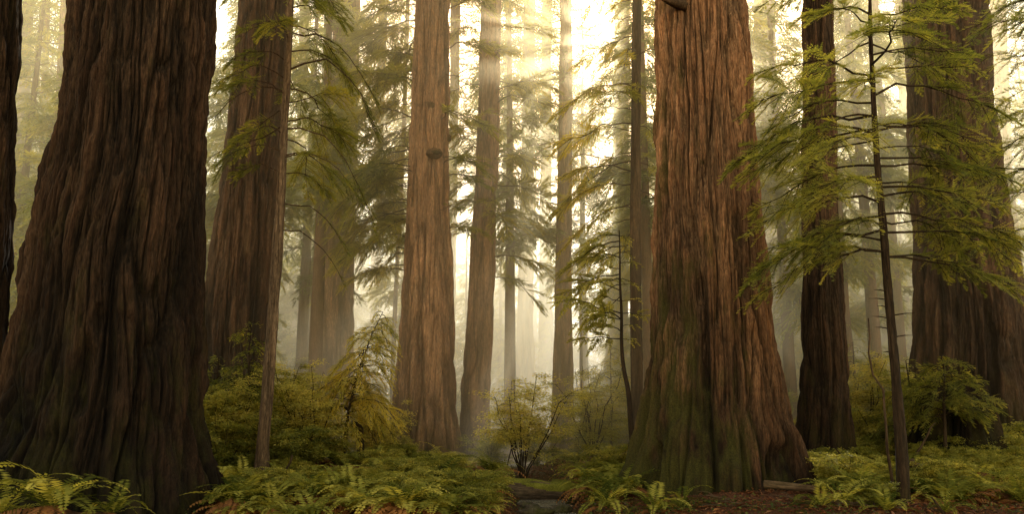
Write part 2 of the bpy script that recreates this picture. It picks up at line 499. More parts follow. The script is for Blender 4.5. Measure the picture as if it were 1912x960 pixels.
def build_trunk(rows, D, H, seed, nu, dz, mat, lean_y=0.0, rough=1.0, butt=0.10, pits=(), zvis=None, braid=0.10):
    zz, cx, rr = trunk_profile(rows, D)
    x0 = float(np.interp(zz[0], zz, cx)); zg = g1(x0, D)
    ztop = zz[-1]
    lo = min(zg, zz[0]) - 0.6
    zs = np.concatenate([np.arange(lo, ztop + 0.4, dz), np.linspace(ztop + 0.4, H, 30)[1:]])
    # extend profile
    i0 = max(0, len(zz) - 3)
    sl = (cx[-1] - cx[i0]) / (zz[-1] - zz[i0] + 1e-6)
    zE = np.concatenate([[lo - 1], zz, [H]]); cE = np.concatenate([[cx[0]], cx, [cx[-1] + sl * (H - ztop)]])
    rE = np.concatenate([[rr[0] * (1 + 0.25 * (zz[0] - lo + 1) / 1.5)], rr, [max(0.12, rr[-1] * 0.45)]])
    cz = np.interp(zs, zE, cE); rz = np.interp(zs, zE, rE)
    dense = zs < ztop + 0.3
    kk = max(3, int(0.5 / dz)) | 1
    ker = np.hanning(kk + 2)[1:-1]; ker /= ker.sum()
    nd = int(dense.sum())
    for arr in (cz, rz):
        ext = np.concatenate([np.full(kk // 2, arr[0]) + (np.arange(kk // 2)[::-1] + 1) * (arr[0] - arr[1]), arr[:nd], np.full(kk // 2, arr[nd - 1])])
        arr[:nd] = np.convolve(ext, ker, 'valid')
    th = np.linspace(0, 2 * PI, nu, endpoint=False)
    TH, Z = np.meshgrid(th, zs)
    RZ = np.repeat(rz[:, None], nu, 1)
    u = TH / (2 * PI)
    rm = float(np.median(rr))
    circ = 2 * PI * rm
    f1 = max(5, int(round(circ / 0.42))); f2 = max(9, int(round(circ / 0.17))); f3 = max(16, int(round(circ / 0.07)))
    hz = Z - zg
    warp = (fbm(u * 6, Z * 0.45, seed + 1, 3) if False else (vn(u * 6, Z * 0.5, seed + 1, 6) - 0.5)) * 0.016 * (1 + 3 * braid) + (vn(u * 24, Z * 0.7, seed + 2, 24) - 0.5) * 0.005

    def furrow(f, kz, sh, sd, wdt):
        n1 = vn((u + warp + sh * Z / circ) * f, Z * kz, sd, f) - 0.5
        return np.exp(-(np.abs(n1) / wdt) ** 1.3)
    fa = np.maximum(furrow(f1, 0.16, braid * 0.7, seed + 3, 0.055), furrow(f1, 0.2, -braid, seed + 4, 0.045))
    fb = np.maximum(furrow(f2, 0.28, braid * 0.5, seed + 5, 0.075), furrow(f2, 0.33, -braid * 0.6, seed + 6, 0.065))
    fc = np.maximum(furrow(f3, 0.5, 0.02, seed + 7, 0.12), furrow(int(f3 * 1.5), 0.8, -0.03, seed + 17, 0.10))
    pl = vn((u + warp) * f2, Z * 1.7, seed + 8, f2) - 0.5
    pl = np.sign(pl) * np.minimum(np.abs(pl) * 2.2, 0.5)
    pk = vn((u + warp) * f2 * 1, Z * 0.42, seed + 41, f2) + 0.5 * vn((u + warp) * f3, Z * 0.6, seed + 42, f3) - 0.75
    strip = np.tanh(pk * 16)
    flk = fbm((u + warp) * f3, Z * 3.5, seed + 28, 2) - 0.5 if False else (vn((u + warp) * f3, Z * 3.2, seed + 28, f3) - 0.5) + 0.6 * (vn((u + warp) * f3 * 2, Z * 8.0, seed + 29, f3 * 2) - 0.5)
    lump = (vn((u + warp) * f1, Z * 0.8, seed + 9, f1) - 0.5)
    sc = min(1.0, (rm / 0.9) ** 0.6) * rough
    low = np.exp(-np.clip(hz, 0, 9) / 1.6)
    disp = sc * (-0.085 * fa * (1 + 0.7 * low) - 0.050 * fb - 0.020 * fc + 0.034 * pl + 0.030 * flk + 0.020 * strip + 0.05 * lump * (0.4 + 2.4 * low) + 0.05 * low * pl)
    bt = 0
    rs = np.random.default_rng(seed)
    for kf in (3, 5, 7, 11, 16):
        bt = bt + np.cos(kf * TH + rs.uniform(0, 6.28) + 0.25 * np.sin(hz)) / (1 + kf * 0.12)
    disp = disp + RZ * butt * bt * 0.5 * np.exp(-np.clip(hz, 0, 9) / 1.1)
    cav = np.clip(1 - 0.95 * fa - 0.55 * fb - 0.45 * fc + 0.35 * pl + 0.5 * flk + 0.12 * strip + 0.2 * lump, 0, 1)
    for (pth, pz, wt, wz, dep) in pits:
        dth = np.angle(np.exp(1j * (TH - pth)))
        q = (dth / wt) ** 2 + ((Z - zg - pz) / wz) ** 2 + (vn(u * f2, Z * 1.5, seed + 21, f2) - 0.5) * 1.2
        e = 1 / (1 + np.exp((q - 1) * 5))
        disp = disp - dep * e; cav = cav * (1 - 0.95 * e)
    RR = RZ + disp
    X = cz[:, None] + RR * np.cos(TH) - x0
    Y = lean_y * (Z - zg) + RR * np.sin(TH)
    V = np.stack([X, Y, Z - zg], -1).reshape(-1, 3)
    nv = len(zs)
    i = np.arange(nv - 1)[:, None] * nu; j = np.arange(nu)[None, :]; j2 = (j + 1) % nu
    F = np.stack([i + j, i + j2, i + nu + j2, i + nu + j], -1).reshape(-1, 4)
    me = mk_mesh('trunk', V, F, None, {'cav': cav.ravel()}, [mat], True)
    axis = lambda h: np.array([float(np.interp(h + zg, zs, cz)) - x0, lean_y * h, h])
    rad = lambda h: float(np.interp(h + zg, zs, rz))
    return me, (x0, D, zg), axis, rad


TRUNKS = []   # (x, y, radius) for keeping plants clear


def tree(name, label, cat, rows, D, H, seed, nu, dz, mat, group=None, **kw):
    me, base, axis, rad = build_trunk(rows, D, H, seed, nu, dz, mat, **kw)
    root = thing(name, label, cat, base, group)
    tr = link('trunk', me, root)
    TRUNKS.append((base[0], base[1], rad(0.3)))
    return root, tr, axis, rad, base


# shared high crowns of the redwoods (above the picture, they carry the canopy)
def high_crown(seed, h0, h1, Lr, n):
    r = np.random.default_rng(seed)
    return crown_arrays(r, h0, h1, n, lambda r, u: Lr * (1.0 - 0.6 * u) * r.uniform(0.6, 1.15), up=0.05, droop=0.35, den=4.5, sl=0.34, tw=0.11, leaf_w=0.09, hang=0.3, bare=0.15)


HC = []
for sd, nb in ((11, 70), (12, 70), (13, 90)):
    LA, TB = high_crown(sd, 0, 20, 5.5 if nb > 100 else 5.0, nb)
    t = Tubes()
    for tb in TB: t.add(tb[0][0], tb[0][1] * 1.6, 5)
    HC.append((leaves_mesh('crown', np.concatenate(LA), M['leaf_far']), t.mesh('limb_framework', M['bark_far'])))


def add_high_crown(root, axis, h, k=0, rz=0.0, sc=1.0):
    c = link('crown', HC[k][0], root, tuple(axis(h))); c.rotation_euler = (0, 0, rz); c.scale = (sc, sc, sc)
    link('limb_framework', HC[k][1], c)


RW = 'redwood_tree'
# --- big dark redwood, left foreground
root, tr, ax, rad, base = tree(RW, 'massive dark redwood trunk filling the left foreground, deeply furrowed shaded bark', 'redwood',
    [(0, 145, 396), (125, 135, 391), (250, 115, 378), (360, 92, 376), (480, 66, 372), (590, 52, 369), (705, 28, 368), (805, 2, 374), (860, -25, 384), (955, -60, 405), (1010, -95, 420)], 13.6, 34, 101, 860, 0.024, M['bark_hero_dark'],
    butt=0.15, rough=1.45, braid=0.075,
    pits=[(-PI / 2 + 0.22, 2.15, 0.10, 0.55, 0.16), (-PI / 2 + 0.33, 3.05, 0.05, 0.22, 0.10), (-PI / 2 - 0.55, 1.6, 0.05, 0.35, 0.10), (-PI / 2 + 0.75, 2.4, 0.04, 0.9, 0.08), (-PI / 2 - 0.95, 2.9, 0.05, 1.2, 0.12), (-PI / 2 + 0.1, 5.2, 0.035, 0.8, 0.1)])
add_high_crown(root, ax, 14, 0, 0.4, 1.0)
# --- trunk at the left edge
root, tr, ax, rad, base = tree(RW, 'dark redwood trunk cut off by the left edge of the view', 'redwood',
    [(0, -70, 38), (250, -95, 26), (480, -120, 12), (700, -150, 2), (860, -180, -8)], 15.5, 32, 131, 240, 0.05, M['bark_hero_dark'], rough=1.2)
add_high_crown(root, ax, 15, 1, 1.4, 0.9)
# --- big warm redwood, right of centre
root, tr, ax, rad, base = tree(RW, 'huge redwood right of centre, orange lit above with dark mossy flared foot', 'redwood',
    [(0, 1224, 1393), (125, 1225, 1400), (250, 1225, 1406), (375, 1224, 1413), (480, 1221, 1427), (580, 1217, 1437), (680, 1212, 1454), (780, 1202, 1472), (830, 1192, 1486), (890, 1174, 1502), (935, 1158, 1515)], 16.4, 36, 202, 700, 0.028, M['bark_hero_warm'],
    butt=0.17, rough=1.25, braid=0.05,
    pits=[(-PI / 2 - 0.42, 3.6, 0.09, 0.35, 0.14), (-PI / 2 - 0.36, 2.4, 0.07, 0.6, 0.14), (-PI / 2 + 0.62, 0.3, 0.16, 0.5, 0.28), (-PI / 2 + 0.55, 3.4, 0.05, 1.4, 0.12), (-PI / 2 - 1.05, 0.2, 0.14, 0.45, 0.2), (-PI / 2 + 0.1, 1.9, 0.05, 0.4, 0.08)])
add_high_crown(root, ax, 15, 1, 2.4, 1.05)
HERO_R = (root, ax, rad, base)
# --- dark redwood behind thin tree
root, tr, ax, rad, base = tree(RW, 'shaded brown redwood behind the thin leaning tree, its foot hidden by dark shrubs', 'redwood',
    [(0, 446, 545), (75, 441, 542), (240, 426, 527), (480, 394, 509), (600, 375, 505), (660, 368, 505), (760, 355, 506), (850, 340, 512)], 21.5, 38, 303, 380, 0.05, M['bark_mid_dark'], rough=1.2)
add_high_crown(root, ax, 19, 0, 3.1, 1.0)
root, tr, ax, rad, base = tree(RW, 'hazy redwood half covered by golden drooping sprays, left of the tall central pair', 'redwood',
    [(0, 622, 672), (250, 609, 667), (480, 597, 661), (640, 588, 660), (760, 584, 662), (820, 578, 668)], 31, 42, 404, 160, 0.09, M['bark_mid'])
add_high_crown(root, ax, 24, 1, 0.7, 1.0)
# --- the tall central pair
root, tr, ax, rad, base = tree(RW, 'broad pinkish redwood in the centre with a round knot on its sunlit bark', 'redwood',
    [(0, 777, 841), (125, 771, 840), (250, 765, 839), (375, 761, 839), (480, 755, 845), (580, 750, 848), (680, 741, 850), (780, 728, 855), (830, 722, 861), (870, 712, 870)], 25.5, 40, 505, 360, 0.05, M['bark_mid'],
    rough=1.0, butt=0.10, pits=[(-PI / 2 + 0.55, 1.5, 0.12, 0.30, 0.12), (-PI / 2 - 0.35, 1.1, 0.12, 0.25, 0.1), (-PI / 2 + 0.2, 0.2, 0.1, 0.4, 0.15), (-PI / 2 - 0.1, 11.4, 0.5, 0.10, 0.03)])
add_high_crown(root, ax, 20, 0, 1.9, 1.0)
C_ROOT = (root, ax, rad, base, tr)
root, tr, ax, rad, base = tree(RW, 'slimmer redwood leaning right, just right of the broad central trunk', 'redwood',
    [(0, 898, 936), (125, 894, 934), (250, 890, 932), (375, 885, 928), (480, 877, 925), (600, 870, 921), (700, 862, 917), (780, 856, 915), (880, 850, 914)], 27.5, 40, 606, 200, 0.06, M['bark_mid'], rough=0.9)
add_high_crown(root, ax, 21, 1, 4.0, 0.95)
S_ROOT = (root, ax, rad, base)
# --- farther hazy trunks
far = [
    ('pale hazy trunk standing directly behind the broad central redwood', [(0, 841, 860), (480, 836, 852), (800, 832, 850)], 46),
    ('straight hazy redwood between the leaning trunk and the sun shafts', [(0, 978, 1000), (200, 975, 998), (480, 969, 997), (600, 965, 996), (740, 962, 1000), (800, 960, 1004)], 52),
    ('faint slim trunk dissolving in mist between two hazy redwoods', [(0, 1012, 1030), (480, 1007, 1030), (780, 1003, 1032)], 66),
    ('slim redwood left of the sun glow, lower trunk dark with flared foot', [(0, 1044, 1068), (230, 1042, 1069), (480, 1037, 1068), (600, 1035, 1069), (750, 1030, 1072), (830, 1027, 1078), (890, 1022, 1084)], 31),
    ('wide faint trunk in the glow behind the thin dark pole tree', [(0, 1148, 1176), (125, 1146, 1175), (400, 1143, 1174), (600, 1136, 1172), (700, 1125, 1172), (830, 1116, 1176)], 45),
    ('pale flared trunk in mist just right of the huge right redwood', [(0, 1408, 1446), (340, 1413, 1457), (475, 1416, 1461), (600, 1420, 1470), (700, 1428, 1480), (790, 1432, 1496)], 42),
    ('faint trunk far back between the dark right redwood and sapling', [(0, 1622, 1640), (480, 1625, 1643), (650, 1625, 1648), (790, 1622, 1652)], 56),
    ('dim narrow trunk far back right of the dark brown redwood', [(0, 1598, 1608), (480, 1606, 1618), (680, 1610, 1624), (790, 1610, 1626)], 62),
    ('pale trunk seen between the sapling and the far right redwood', [(0, 1672, 1692), (480, 1692, 1712), (600, 1696, 1716), (800, 1700, 1724)], 58),
    ('hazy trunk beyond the right shoulder of the far right redwood', [(0, 1850, 1876), (250, 1862, 1886), (450, 1874, 1896), (800, 1886, 1912)], 47),
    ('leaning grey trunk in the green haze left of the giant left redwood', [(0, 114, 132), (160, 106, 126), (330, 88, 110), (600, 66, 92), (800, 52, 84)], 31),
    ('grey trunk close to the left edge trunk in green haze', [(0, 44, 62), (160, 36, 55), (360, 26, 48), (600, 12, 38), (800, 4, 34)], 37),
    ('narrow far trunk in green haze between two grey trunks', [(0, 84, 94), (200, 76, 90), (420, 66, 80), (700, 54, 70), (800, 52, 70)], 52),
    ('pale trunk in mist right of the thin leaning tree', [(0, 560, 578), (300, 553, 571), (480, 544, 565), (650, 540, 562), (800, 536, 562)], 58),
    ('thin dark pole in mist right of the thin leaning tree', [(0, 606, 615), (300, 594, 603), (480, 583, 592), (650, 572, 581), (800, 566, 576)], 36),
    ('thin pole close against the broad central trunk', [(0, 758, 766), (300, 748, 756), (480, 738, 746), (650, 730, 739), (830, 724, 733)], 34),
    ('faint mid trunk behind the golden sprays', [(0, 708, 724), (400, 696, 712), (800, 684, 704)], 60),
    ('very faint slim trunk between the leaning trunk and straight hazy one', [(0, 944, 956), (480, 936, 950), (800, 930, 948)], 72),
    ('thin bare pole in the bright mist beside the flared slim redwood', [(560, 1081, 1085), (700, 1082, 1089), (800, 1084, 1093)], 34),
]
for i, (lab, rows, D) in enumerate(far):
    top = 40 if i != 18 else 7.0
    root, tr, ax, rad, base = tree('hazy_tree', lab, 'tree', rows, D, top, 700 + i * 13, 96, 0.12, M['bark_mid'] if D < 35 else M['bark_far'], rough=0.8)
    if i in (0, 1, 2, 3, 4, 5, 6, 7, 8, 9, 10, 11, 12, 13, 16, 17): add_high_crown(root, ax, (D - 20) * 0.445 + (7 if i in (3, 4) else 3), 1 if i == 3 else 2, i * 1.3, 0.5 if i == 3 else 0.8 if D < 50 else 1.15)
# --- right side dark redwoods
root, tr, ax, rad, base = tree(RW, 'dark brown redwood with straight sides, right of the huge mossy redwood', 'redwood',
    [(0, 1501, 1553), (75, 1500, 1557), (250, 1500, 1561), (375, 1498, 1564), (480, 1500, 1571), (600, 1497, 1577), (720, 1494, 1585), (800, 1490, 1592), (870, 1482, 1600)], 19.4, 36, 808, 320, 0.05, M['bark_mid_dark'], rough=1.1)
add_high_crown(root, ax, 17, 1, 5.0, 0.95)
root, tr, ax, rad, base = tree(RW, 'wide dark redwood at far right leaning left behind hemlock sprays', 'redwood',
    [(0, 1694, 1838), (60, 1697, 1840), (250, 1704, 1853), (375, 1711, 1867), (475, 1715, 1885), (575, 1716, 1902), (660, 1713, 1912), (760, 1705, 1924), (830, 1694, 1938)], 21.5, 40, 909, 520, 0.045, M['bark_mid_dark'], rough=1.4, braid=0.08,
    pits=[(-PI / 2 - 0.15, 2.2, 0.09, 1.6, 0.2), (-PI / 2 + 0.5, 2.0, 0.05, 1.2, 0.12)])
add_high_crown(root, ax, 18, 0, 0.2, 1.05)


# --- knots and stubs
def lump_mesh(name, sx, sy, sz, seed, mat, amp=0.3):
    import bmesh
    bm = bmesh.new(); bmesh.ops.create_icosphere(bm, subdivisions=4, radius=1.0)
    V = np.array([v.co[:] for v in bm.verts]); F = [[v.index for v in f.verts] for f in bm.faces]; bm.free()
    n = vn(V[:, 0] * 3 + 9, V[:, 2] * 3 + V[:, 1] * 2 + 9, seed) - 0.5 + 0.5 * (vn(V[:, 0] * 9 + 9, V[:, 2] * 9 + V[:, 1] * 7 + 9, seed + 1) - 0.5)
    V = V * (1 + amp * n)[:, None] * np.array([sx, sy, sz])
    return mk_mesh(name, V, None, F, {'cav': np.clip(0.5 + n, 0, 1)}, [mat], True)


root, ax, rad, base, tr = C_ROOT
p = W(812, 286, 25.5 - rad(9.5) + 0.02) - np.array(base)
kn = link('knot', lump_mesh('knot', 0.26, 0.24, 0.17, 3, M['bark_mid']), root, tuple(p))
hole = link('knot_hollow', lump_mesh('knot_hollow', 0.15, 0.12, 0.09, 4, M['bark_sap']), kn, (0.03, -0.15, -0.03))
for (kx, ky) in ((806, 196), (838, 258)):
    p = W(kx, ky, 25.5 - rad(9.5) * (0.9 if kx < 830 else 0.3)) - np.array(base)
    link('knot', lump_mesh('knot', 0.09, 0.07, 0.12, kx, M['bark_mid']), root, tuple(p))
root, ax, rad, base = HERO_R
t = Tubes()
p0 = W(1262, 6, 16.4 - 0.80) - np.array(base)
t.add(np.array([p0 + np.array([0.25, 0.1, -0.02]), p0, p0 + np.array([-0.22, -0.22, -0.05]), p0 + np.array([-0.42, -0.3, -0.02])]), [0.12, 0.10, 0.06, 0.015], 8)
link('broken_stub', t.mesh('broken_stub', M['bark_thin']), root)


# --- sprays that grow straight from the redwood trunks
def trunk_branch(root, ax, rad, base, px, py, az, L, seed, mat, bark, kind='strip', **kw):
    r = np.random.default_rng(seed)
    h = W(px, py, base[1])[2] - base[2]
    b = ax(h) + np.array([math.cos(az), math.sin(az), 0]) * rad(h) * 0.9
    A, tb = place_branch(gen_branch(r, L, **kw), b, az, 0, r.normal(0, 0.15))
    t = Tubes()
    for i, (p, rr) in enumerate(tb): t.add(p, rr, 5 if i == 0 else 3)
    o = link('branch', t.mesh('branch', bark), root)
    link('foliage', leaves_mesh('foliage', A, mat, kind), o)


for q, (px, py, azd, L, dr, up) in enumerate([(930, 520, -25, 2.1, 0.75, 0.25), (930, 300, -40, 1.9, 0.5, 0.15), (928, 345, 10, 2.4, 0.5, 0.1), (930, 170, -20, 2.3, 0.4, 0.3), (935, 60, -30, 2.2, 0.35, 0.1), (890, 250, 200, 1.3, 0.9, 0.4), (885, 380, 215, 1.6, 0.35, 0.05),
                                      (880, 420, 190, 1.1, 0.3, 0.1), (930, 110, -60, 1.8, 0.4, 0.1), (926, 400, -20, 1.8, 0.7, 0.2), (925, 480, -5, 2.2, 0.6, 0.15)]):
    trunk_branch(*S_ROOT, px, py, R(azd), L, 50 + q, M['leaf_gold'], M['bark_thin'], up=up, droop=dr, den=15, sl=0.36, tw=0.024, leaf_w=0.034, bare=0.2, tint=0.45, leafk=1.3)
_q = np.random.default_rng(66)
for q in range(26):
    py = _q.uniform(-60, 470); az_ = R(_q.choice([-20, 200, -70, 250, 30, 150]) + _q.normal(0, 20))
    trunk_branch(*S_ROOT, 905, py, az_, _q.uniform(1.0, 2.4), 150 + q, M['leaf_gold'], M['bark_thin'], up=_q.uniform(-0.1, 0.35), droop=_q.uniform(0.3, 0.8), den=13, sl=0.34, tw=0.024, leaf_w=0.034, bare=0.25, tint=0.45, leafk=1.2)
    if q % 2: trunk_branch(C_ROOT[0], C_ROOT[1], C_ROOT[2], C_ROOT[3], 800, py, R(_q.choice([-15, 195, 220, -40]) + _q.normal(0, 15)), _q.uniform(1.0, 2.3), 190 + q, M['leaf_warm'], M['bark_thin'], up=_q.uniform(-0.1, 0.35), droop=_q.uniform(0.3, 0.8), den=13, sl=0.34, tw=0.024, leaf_w=0.034, bare=0.25, tint=0.45, leafk=1.2)
for q, (px, py, azd, L, dr, up) in enumerate([(842, 20, -15, 1.7, 0.3, 0.45), (842, 100, -35, 2.0, 0.3, 0.15), (842, 300, -40, 1.9, 0.45, 0.1), (842, 330, -10, 1.6, 0.5, 0.1), (765, 300, 200, 1.8, 0.5, 0.0), (760, 350, 215, 1.7, 0.4, -0.1), (842, 430, -20, 1.5, 0.5, 0.25)]):
    trunk_branch(C_ROOT[0], C_ROOT[1], C_ROOT[2], C_ROOT[3], px, py, R(azd), L, 80 + q, M['leaf_warm'], M['bark_thin'], up=up, droop=dr, den=15, sl=0.36, tw=0.024, leaf_w=0.034, bare=0.2, tint=0.45, leafk=1.3)


# ------------------------------------------------------------------ slender foreground trees with branches as parts
def branchy(rootinfo, specs, seed, leafmat, bark, kind, D, **kw):
    root, tr, ax, rad, base = rootinfo
    r = np.random.default_rng(seed)
    for (py, azd, L, up, dr) in specs:
        h = W(956, py, D)[2] - base[2]
        az = R(azd)
        b = ax(h) + np.array([math.cos(az), math.sin(az), 0]) * rad(h) * 0.6
        k2 = dict(kw); k2['tint'] = kw.get('tint', 0.45) + r.normal(0, 0.09)
        A, tb = place_branch(gen_branch(r, L, up=up, droop=dr, **k2), b, az, 0, r.normal(0, 0.16))
        t = Tubes()
        for i, (p, rr) in enumerate(tb): t.add(p, rr, 5 if i == 0 else 3)
        o = link('branch', t.mesh('branch', bark), root)
        link('foliage', leaves_mesh('foliage', A, leafmat, kind), o)


# sapling at right
info = tree('hemlock_sapling', 'slender dark hemlock sapling with wide flat green sprays in front of the right redwoods', 'tree',
    [(0, 1621, 1628), (120, 1624, 1632), (250, 1629, 1640), (480, 1646, 1661), (700, 1664, 1682), (850, 1672, 1696), (960, 1675, 1702)], 13.5, 11.5, 1001, 40, 0.06, M['bark_sap'], rough=0.9, butt=0.05)
r = np.random.default_rng(31)
sp = []
for i in range(56):
    py = -170 + 660 * (i + r.random()) / 56
    left = i % 2 == 0
    az = (180 if left else 0) + r.normal(0, 32)
    L = r.uniform(1.3, 2.5) * (1.0 if py > 0 else 0.85)
    if not left and r.random() < 0.35: continue
    sp.append((py, az, L, r.uniform(0.0, 0.28), r.uniform(0.2, 0.5)))
sp += [(150, 184, 2.6, 0.05, 0.42), (250, 188, 2.75, 0.0, 0.35), (215, 176, 2.7, 0.02, 0.45), (430, 186, 2.5, 0.12, 0.5), (470, 178, 2.4, 0.15, 0.5), (400, -6, 2.3, 0.0, 0.35), (310, 3, 2.4, 0.1, 0.35), (480, -12, 2.2, -0.02, 0.3), (230, 6, 2.3, 0.1, 0.3), (350, -28, 2.2, 0.0, 0.35)]
branchy(info, sp, 32, M['leaf_near'], M['bark_sap'], 'needle', 13.5, den=13, sl=0.29, tw=0.032, leaf_w=0.044, bare=0.24, tint=0.5, hang=0.4)
# dead stubs on the sapling
root, tr, ax, rad, base = info
for py, azd, L in ((545, 195, 0.22), (560, 170, 0.26), (575, 200, 0.2), (595, 185, 0.28), (615, 190, 0.24), (630, 10, 0.3), (590, -20, 0.3), (660, 200, 0.15)):
    h = W(956, py, 13.5)[2] - base[2]; a = R(azd); t = Tubes()
    d = np.array([math.cos(a), math.sin(a), 0.15])
    t.add([ax(h), ax(h) + d * (L * 0.5 + rad(h)), ax(h) + d * (L + rad(h)) - np.array([0, 0, 0.02])], [0.014, 0.01, 0.003], 5)
    link('dead_stub', t.mesh('dead_stub', M['bark_sap']), root)
# off-frame hemlock on the right whose sprays reach in
info = tree('hemlock_sapling', 'hemlock sapling beyond the right edge, only its sprays reach into view', 'tree',
    [(0, 1985, 1999), (480, 1996, 2012), (960, 2008, 2028)], 15.5, 12, 1011, 32, 0.08, M['bark_sap'], rough=0.8, butt=0.05)
sp = []
for i in range(22):
    py = -140 + 560 * (i + r.random()) / 22
    sp.append((py, 180 + r.normal(0, 40), r.uniform(1.3, 2.5), r.uniform(0.0, 0.25), r.uniform(0.2, 0.45)))
branchy(info, sp, 33, M['leaf_near'], M['bark_sap'], 'needle', 15.5, den=14, sl=0.31, tw=0.036, leaf_w=0.048, bare=0.15, tint=0.42, hang=0.5)
# thin leaning tree at left
info = tree('thin_tree', 'thin leaning bare-trunked tree in front of the brown redwood at left', 'tree',
    [(0, 533, 549), (125, 529, 544), (240, 523, 538), (480, 508, 528), (680, 492, 515), (830, 480, 503), (890, 473, 506)], 17, 13.5, 1021, 64, 0.05, M['bark_grey'], rough=0.8, butt=0.06)
sp = []
for i in range(30):
    py = -180 + 520 * (i + r.random()) / 30
    az = (r.normal(0, 35) if i % 2 else 180 + r.normal(0, 35))
    L = r.uniform(1.2, 1.9) if abs(az) < 90 else r.uniform(1.0, 1.6)
    sp.append((py, az, L, r.uniform(0.1, 0.5), r.uniform(0.4, 0.9)))
branchy(info, sp, 34, M['leaf_warm'], M['bark_thin'], 'needle', 17, den=15, sl=0.34, tw=0.03, leaf_w=0.045, bare=0.3, tint=0.42, hang=0.55, leafk=1.15)
sp = [(60, 5, 2.2, 0.3, 1.0), (130, -10, 2.5, 0.4, 1.2), (240, 12, 2.3, 0.3, 1.25), (290, -5, 1.9, 0.3, 1.0), (380, 8, 1.6, 0.25, 0.9), (170, 185, 1.9, 0.2, 0.8), (430, -3, 1.6, 0.2, 1.0), (235, 180, 1.8, -0.2, 0.3)]
branchy(info, sp, 35, M['leaf_warm'], M['bark_thin'], 'needle', 17, den=6, sl=0.2, tw=0.05, leaf_w=0.035, bare=0.6, tint=0.42, hang=0.5)
# thin pole tree in the glow
info = tree('thin_tree', 'straight thin dark pole tree left of the huge right redwood, golden sprays above', 'tree',
    [(0, 1180, 1197), (250, 1178, 1196), (480, 1176, 1197), (700, 1177, 1201), (860, 1175, 1204), (890, 1172, 1206)], 22, 16, 1031, 48, 0.08, M['bark_thin'], rough=0.7, butt=0.05)
sp = []
for i in range(30):
    py = -160 + 640 * (i + r.random()) / 30
    az = (185 + r.normal(0, 35) if i % 3 else r.normal(0, 40))
    sp.append((py, az, r.uniform(1.0, 2.3) * (0.75 if abs(az) < 90 else 1), r.uniform(-0.1, 0.3), r.uniform(0.35, 0.8)))
sp += [(230, 182, 2.6, -0.15, 0.5), (300, 175, 2.5, -0.2, 0.45), (380, 186, 2.2, -0.3, 0.4), (160, 190, 2.6, 0.0, 0.5)]
branchy(info, sp, 36, M['leaf_gold'], M['bark_thin'], 'strip', 22, den=11, sl=0.32, tw=0.024, leaf_w=0.03, bare=0.3, tint=0.55, hang=0.4, leafk=1.1)
# hemlock whose sprays fill the space left of the central trunk
info = tree('hemlock_tree', 'mid sized hemlock left of the central trunk with many hanging yellow green sprays', 'tree',
    [(0, 776, 784), (300, 764, 773), (480, 757, 766), (800, 744, 754)], 27.0, 17, 1041, 32, 0.1, M['bark_thin'], rough=0.7, butt=0.05)
sp = []
for i in range(70):
    py = -200 + 720 * (i + r.random()) / 70
    az = r.uniform(0, 360) if i % 3 == 0 else 185 + r.normal(0, 40)
    sp.append((py, az, r.uniform(1.3, 3.3) if 120 < az < 260 else r.uniform(1.0, 1.9), r.uniform(0.0, 0.3), r.uniform(0.3, 0.8)))
branchy(info, sp, 37, M['leaf_gold'], M['bark_thin'], 'strip', 27.0, den=15, sl=0.36, tw=0.022, leaf_w=0.032, bare=0.12, tint=0.45, hang=0.6, leafk=1.3)
# crooked young tree
t = Tubes()
D = 20.0
pl = [W(x, y, D + q) for x, y, q in ((1186, 880, 0), (1178, 800, 0.0), (1174, 730, 0.05), (1164, 690, 0.1), (1160, 640, 0.05), (1161, 580, 0), (1157, 530, -0.05), (1158, 480, 0), (1156, 430, 0))]
b0 = np.array([pl[0][0], D, g1(pl[0][0], D) - 0.03]); pl[0] = b0.copy()
from_pts = np.array(pl)
ii = np.linspace(0, len(pl) - 1, 40)
dense = np.stack([np.interp(ii, np.arange(len(pl)), from_pts[:, c]) for c in range(3)], 1)
for c in range(3): dense[2:-2, c] = np.convolve(dense[:, c], np.ones(5) / 5, 'valid')
root = thing('young_tree', 'crooked young tree with small leaves, beside the straight thin pole tree', 'tree', b0)
t.add(dense - b0, np.linspace(0.075, 0.012, 40), 8)
link('trunk', t.mesh('trunk', M['bark_sap']), root)
r2 = np.random.default_rng(77)
for i in range(26):
    u = 0.5 + 0.5 * (i + r2.random()) / 26
    b = dense[int(u * 39)] - b0
    az = R(180) + r2.normal(0, 0.7) if i % 3 else r2.normal(0, 0.7)
    L = r2.uniform(0.8, 1.9) if i % 3 else r2.uniform(0.4, 0.8)
    A, tb = place_branch(gen_branch(r2, L, up=r2.uniform(-0.05, 0.5), droop=0.45, den=15, sl=0.34, tw=0.026, leaf_w=0.05, bare=0.2, tint=0.5, hang=0.3, leafk=0.6), b, az, 0, r2.normal(0, 0.3))
    tt = Tubes()
    for q, (p, rr) in enumerate(tb): tt.add(p, rr, 5 if q == 0 else 3)
    o = link('branch', tt.mesh('branch', M['bark_sap']), root)
    link('foliage', leaves_mesh('foliage', A, M['leaf_pale'], 'broad'), o)


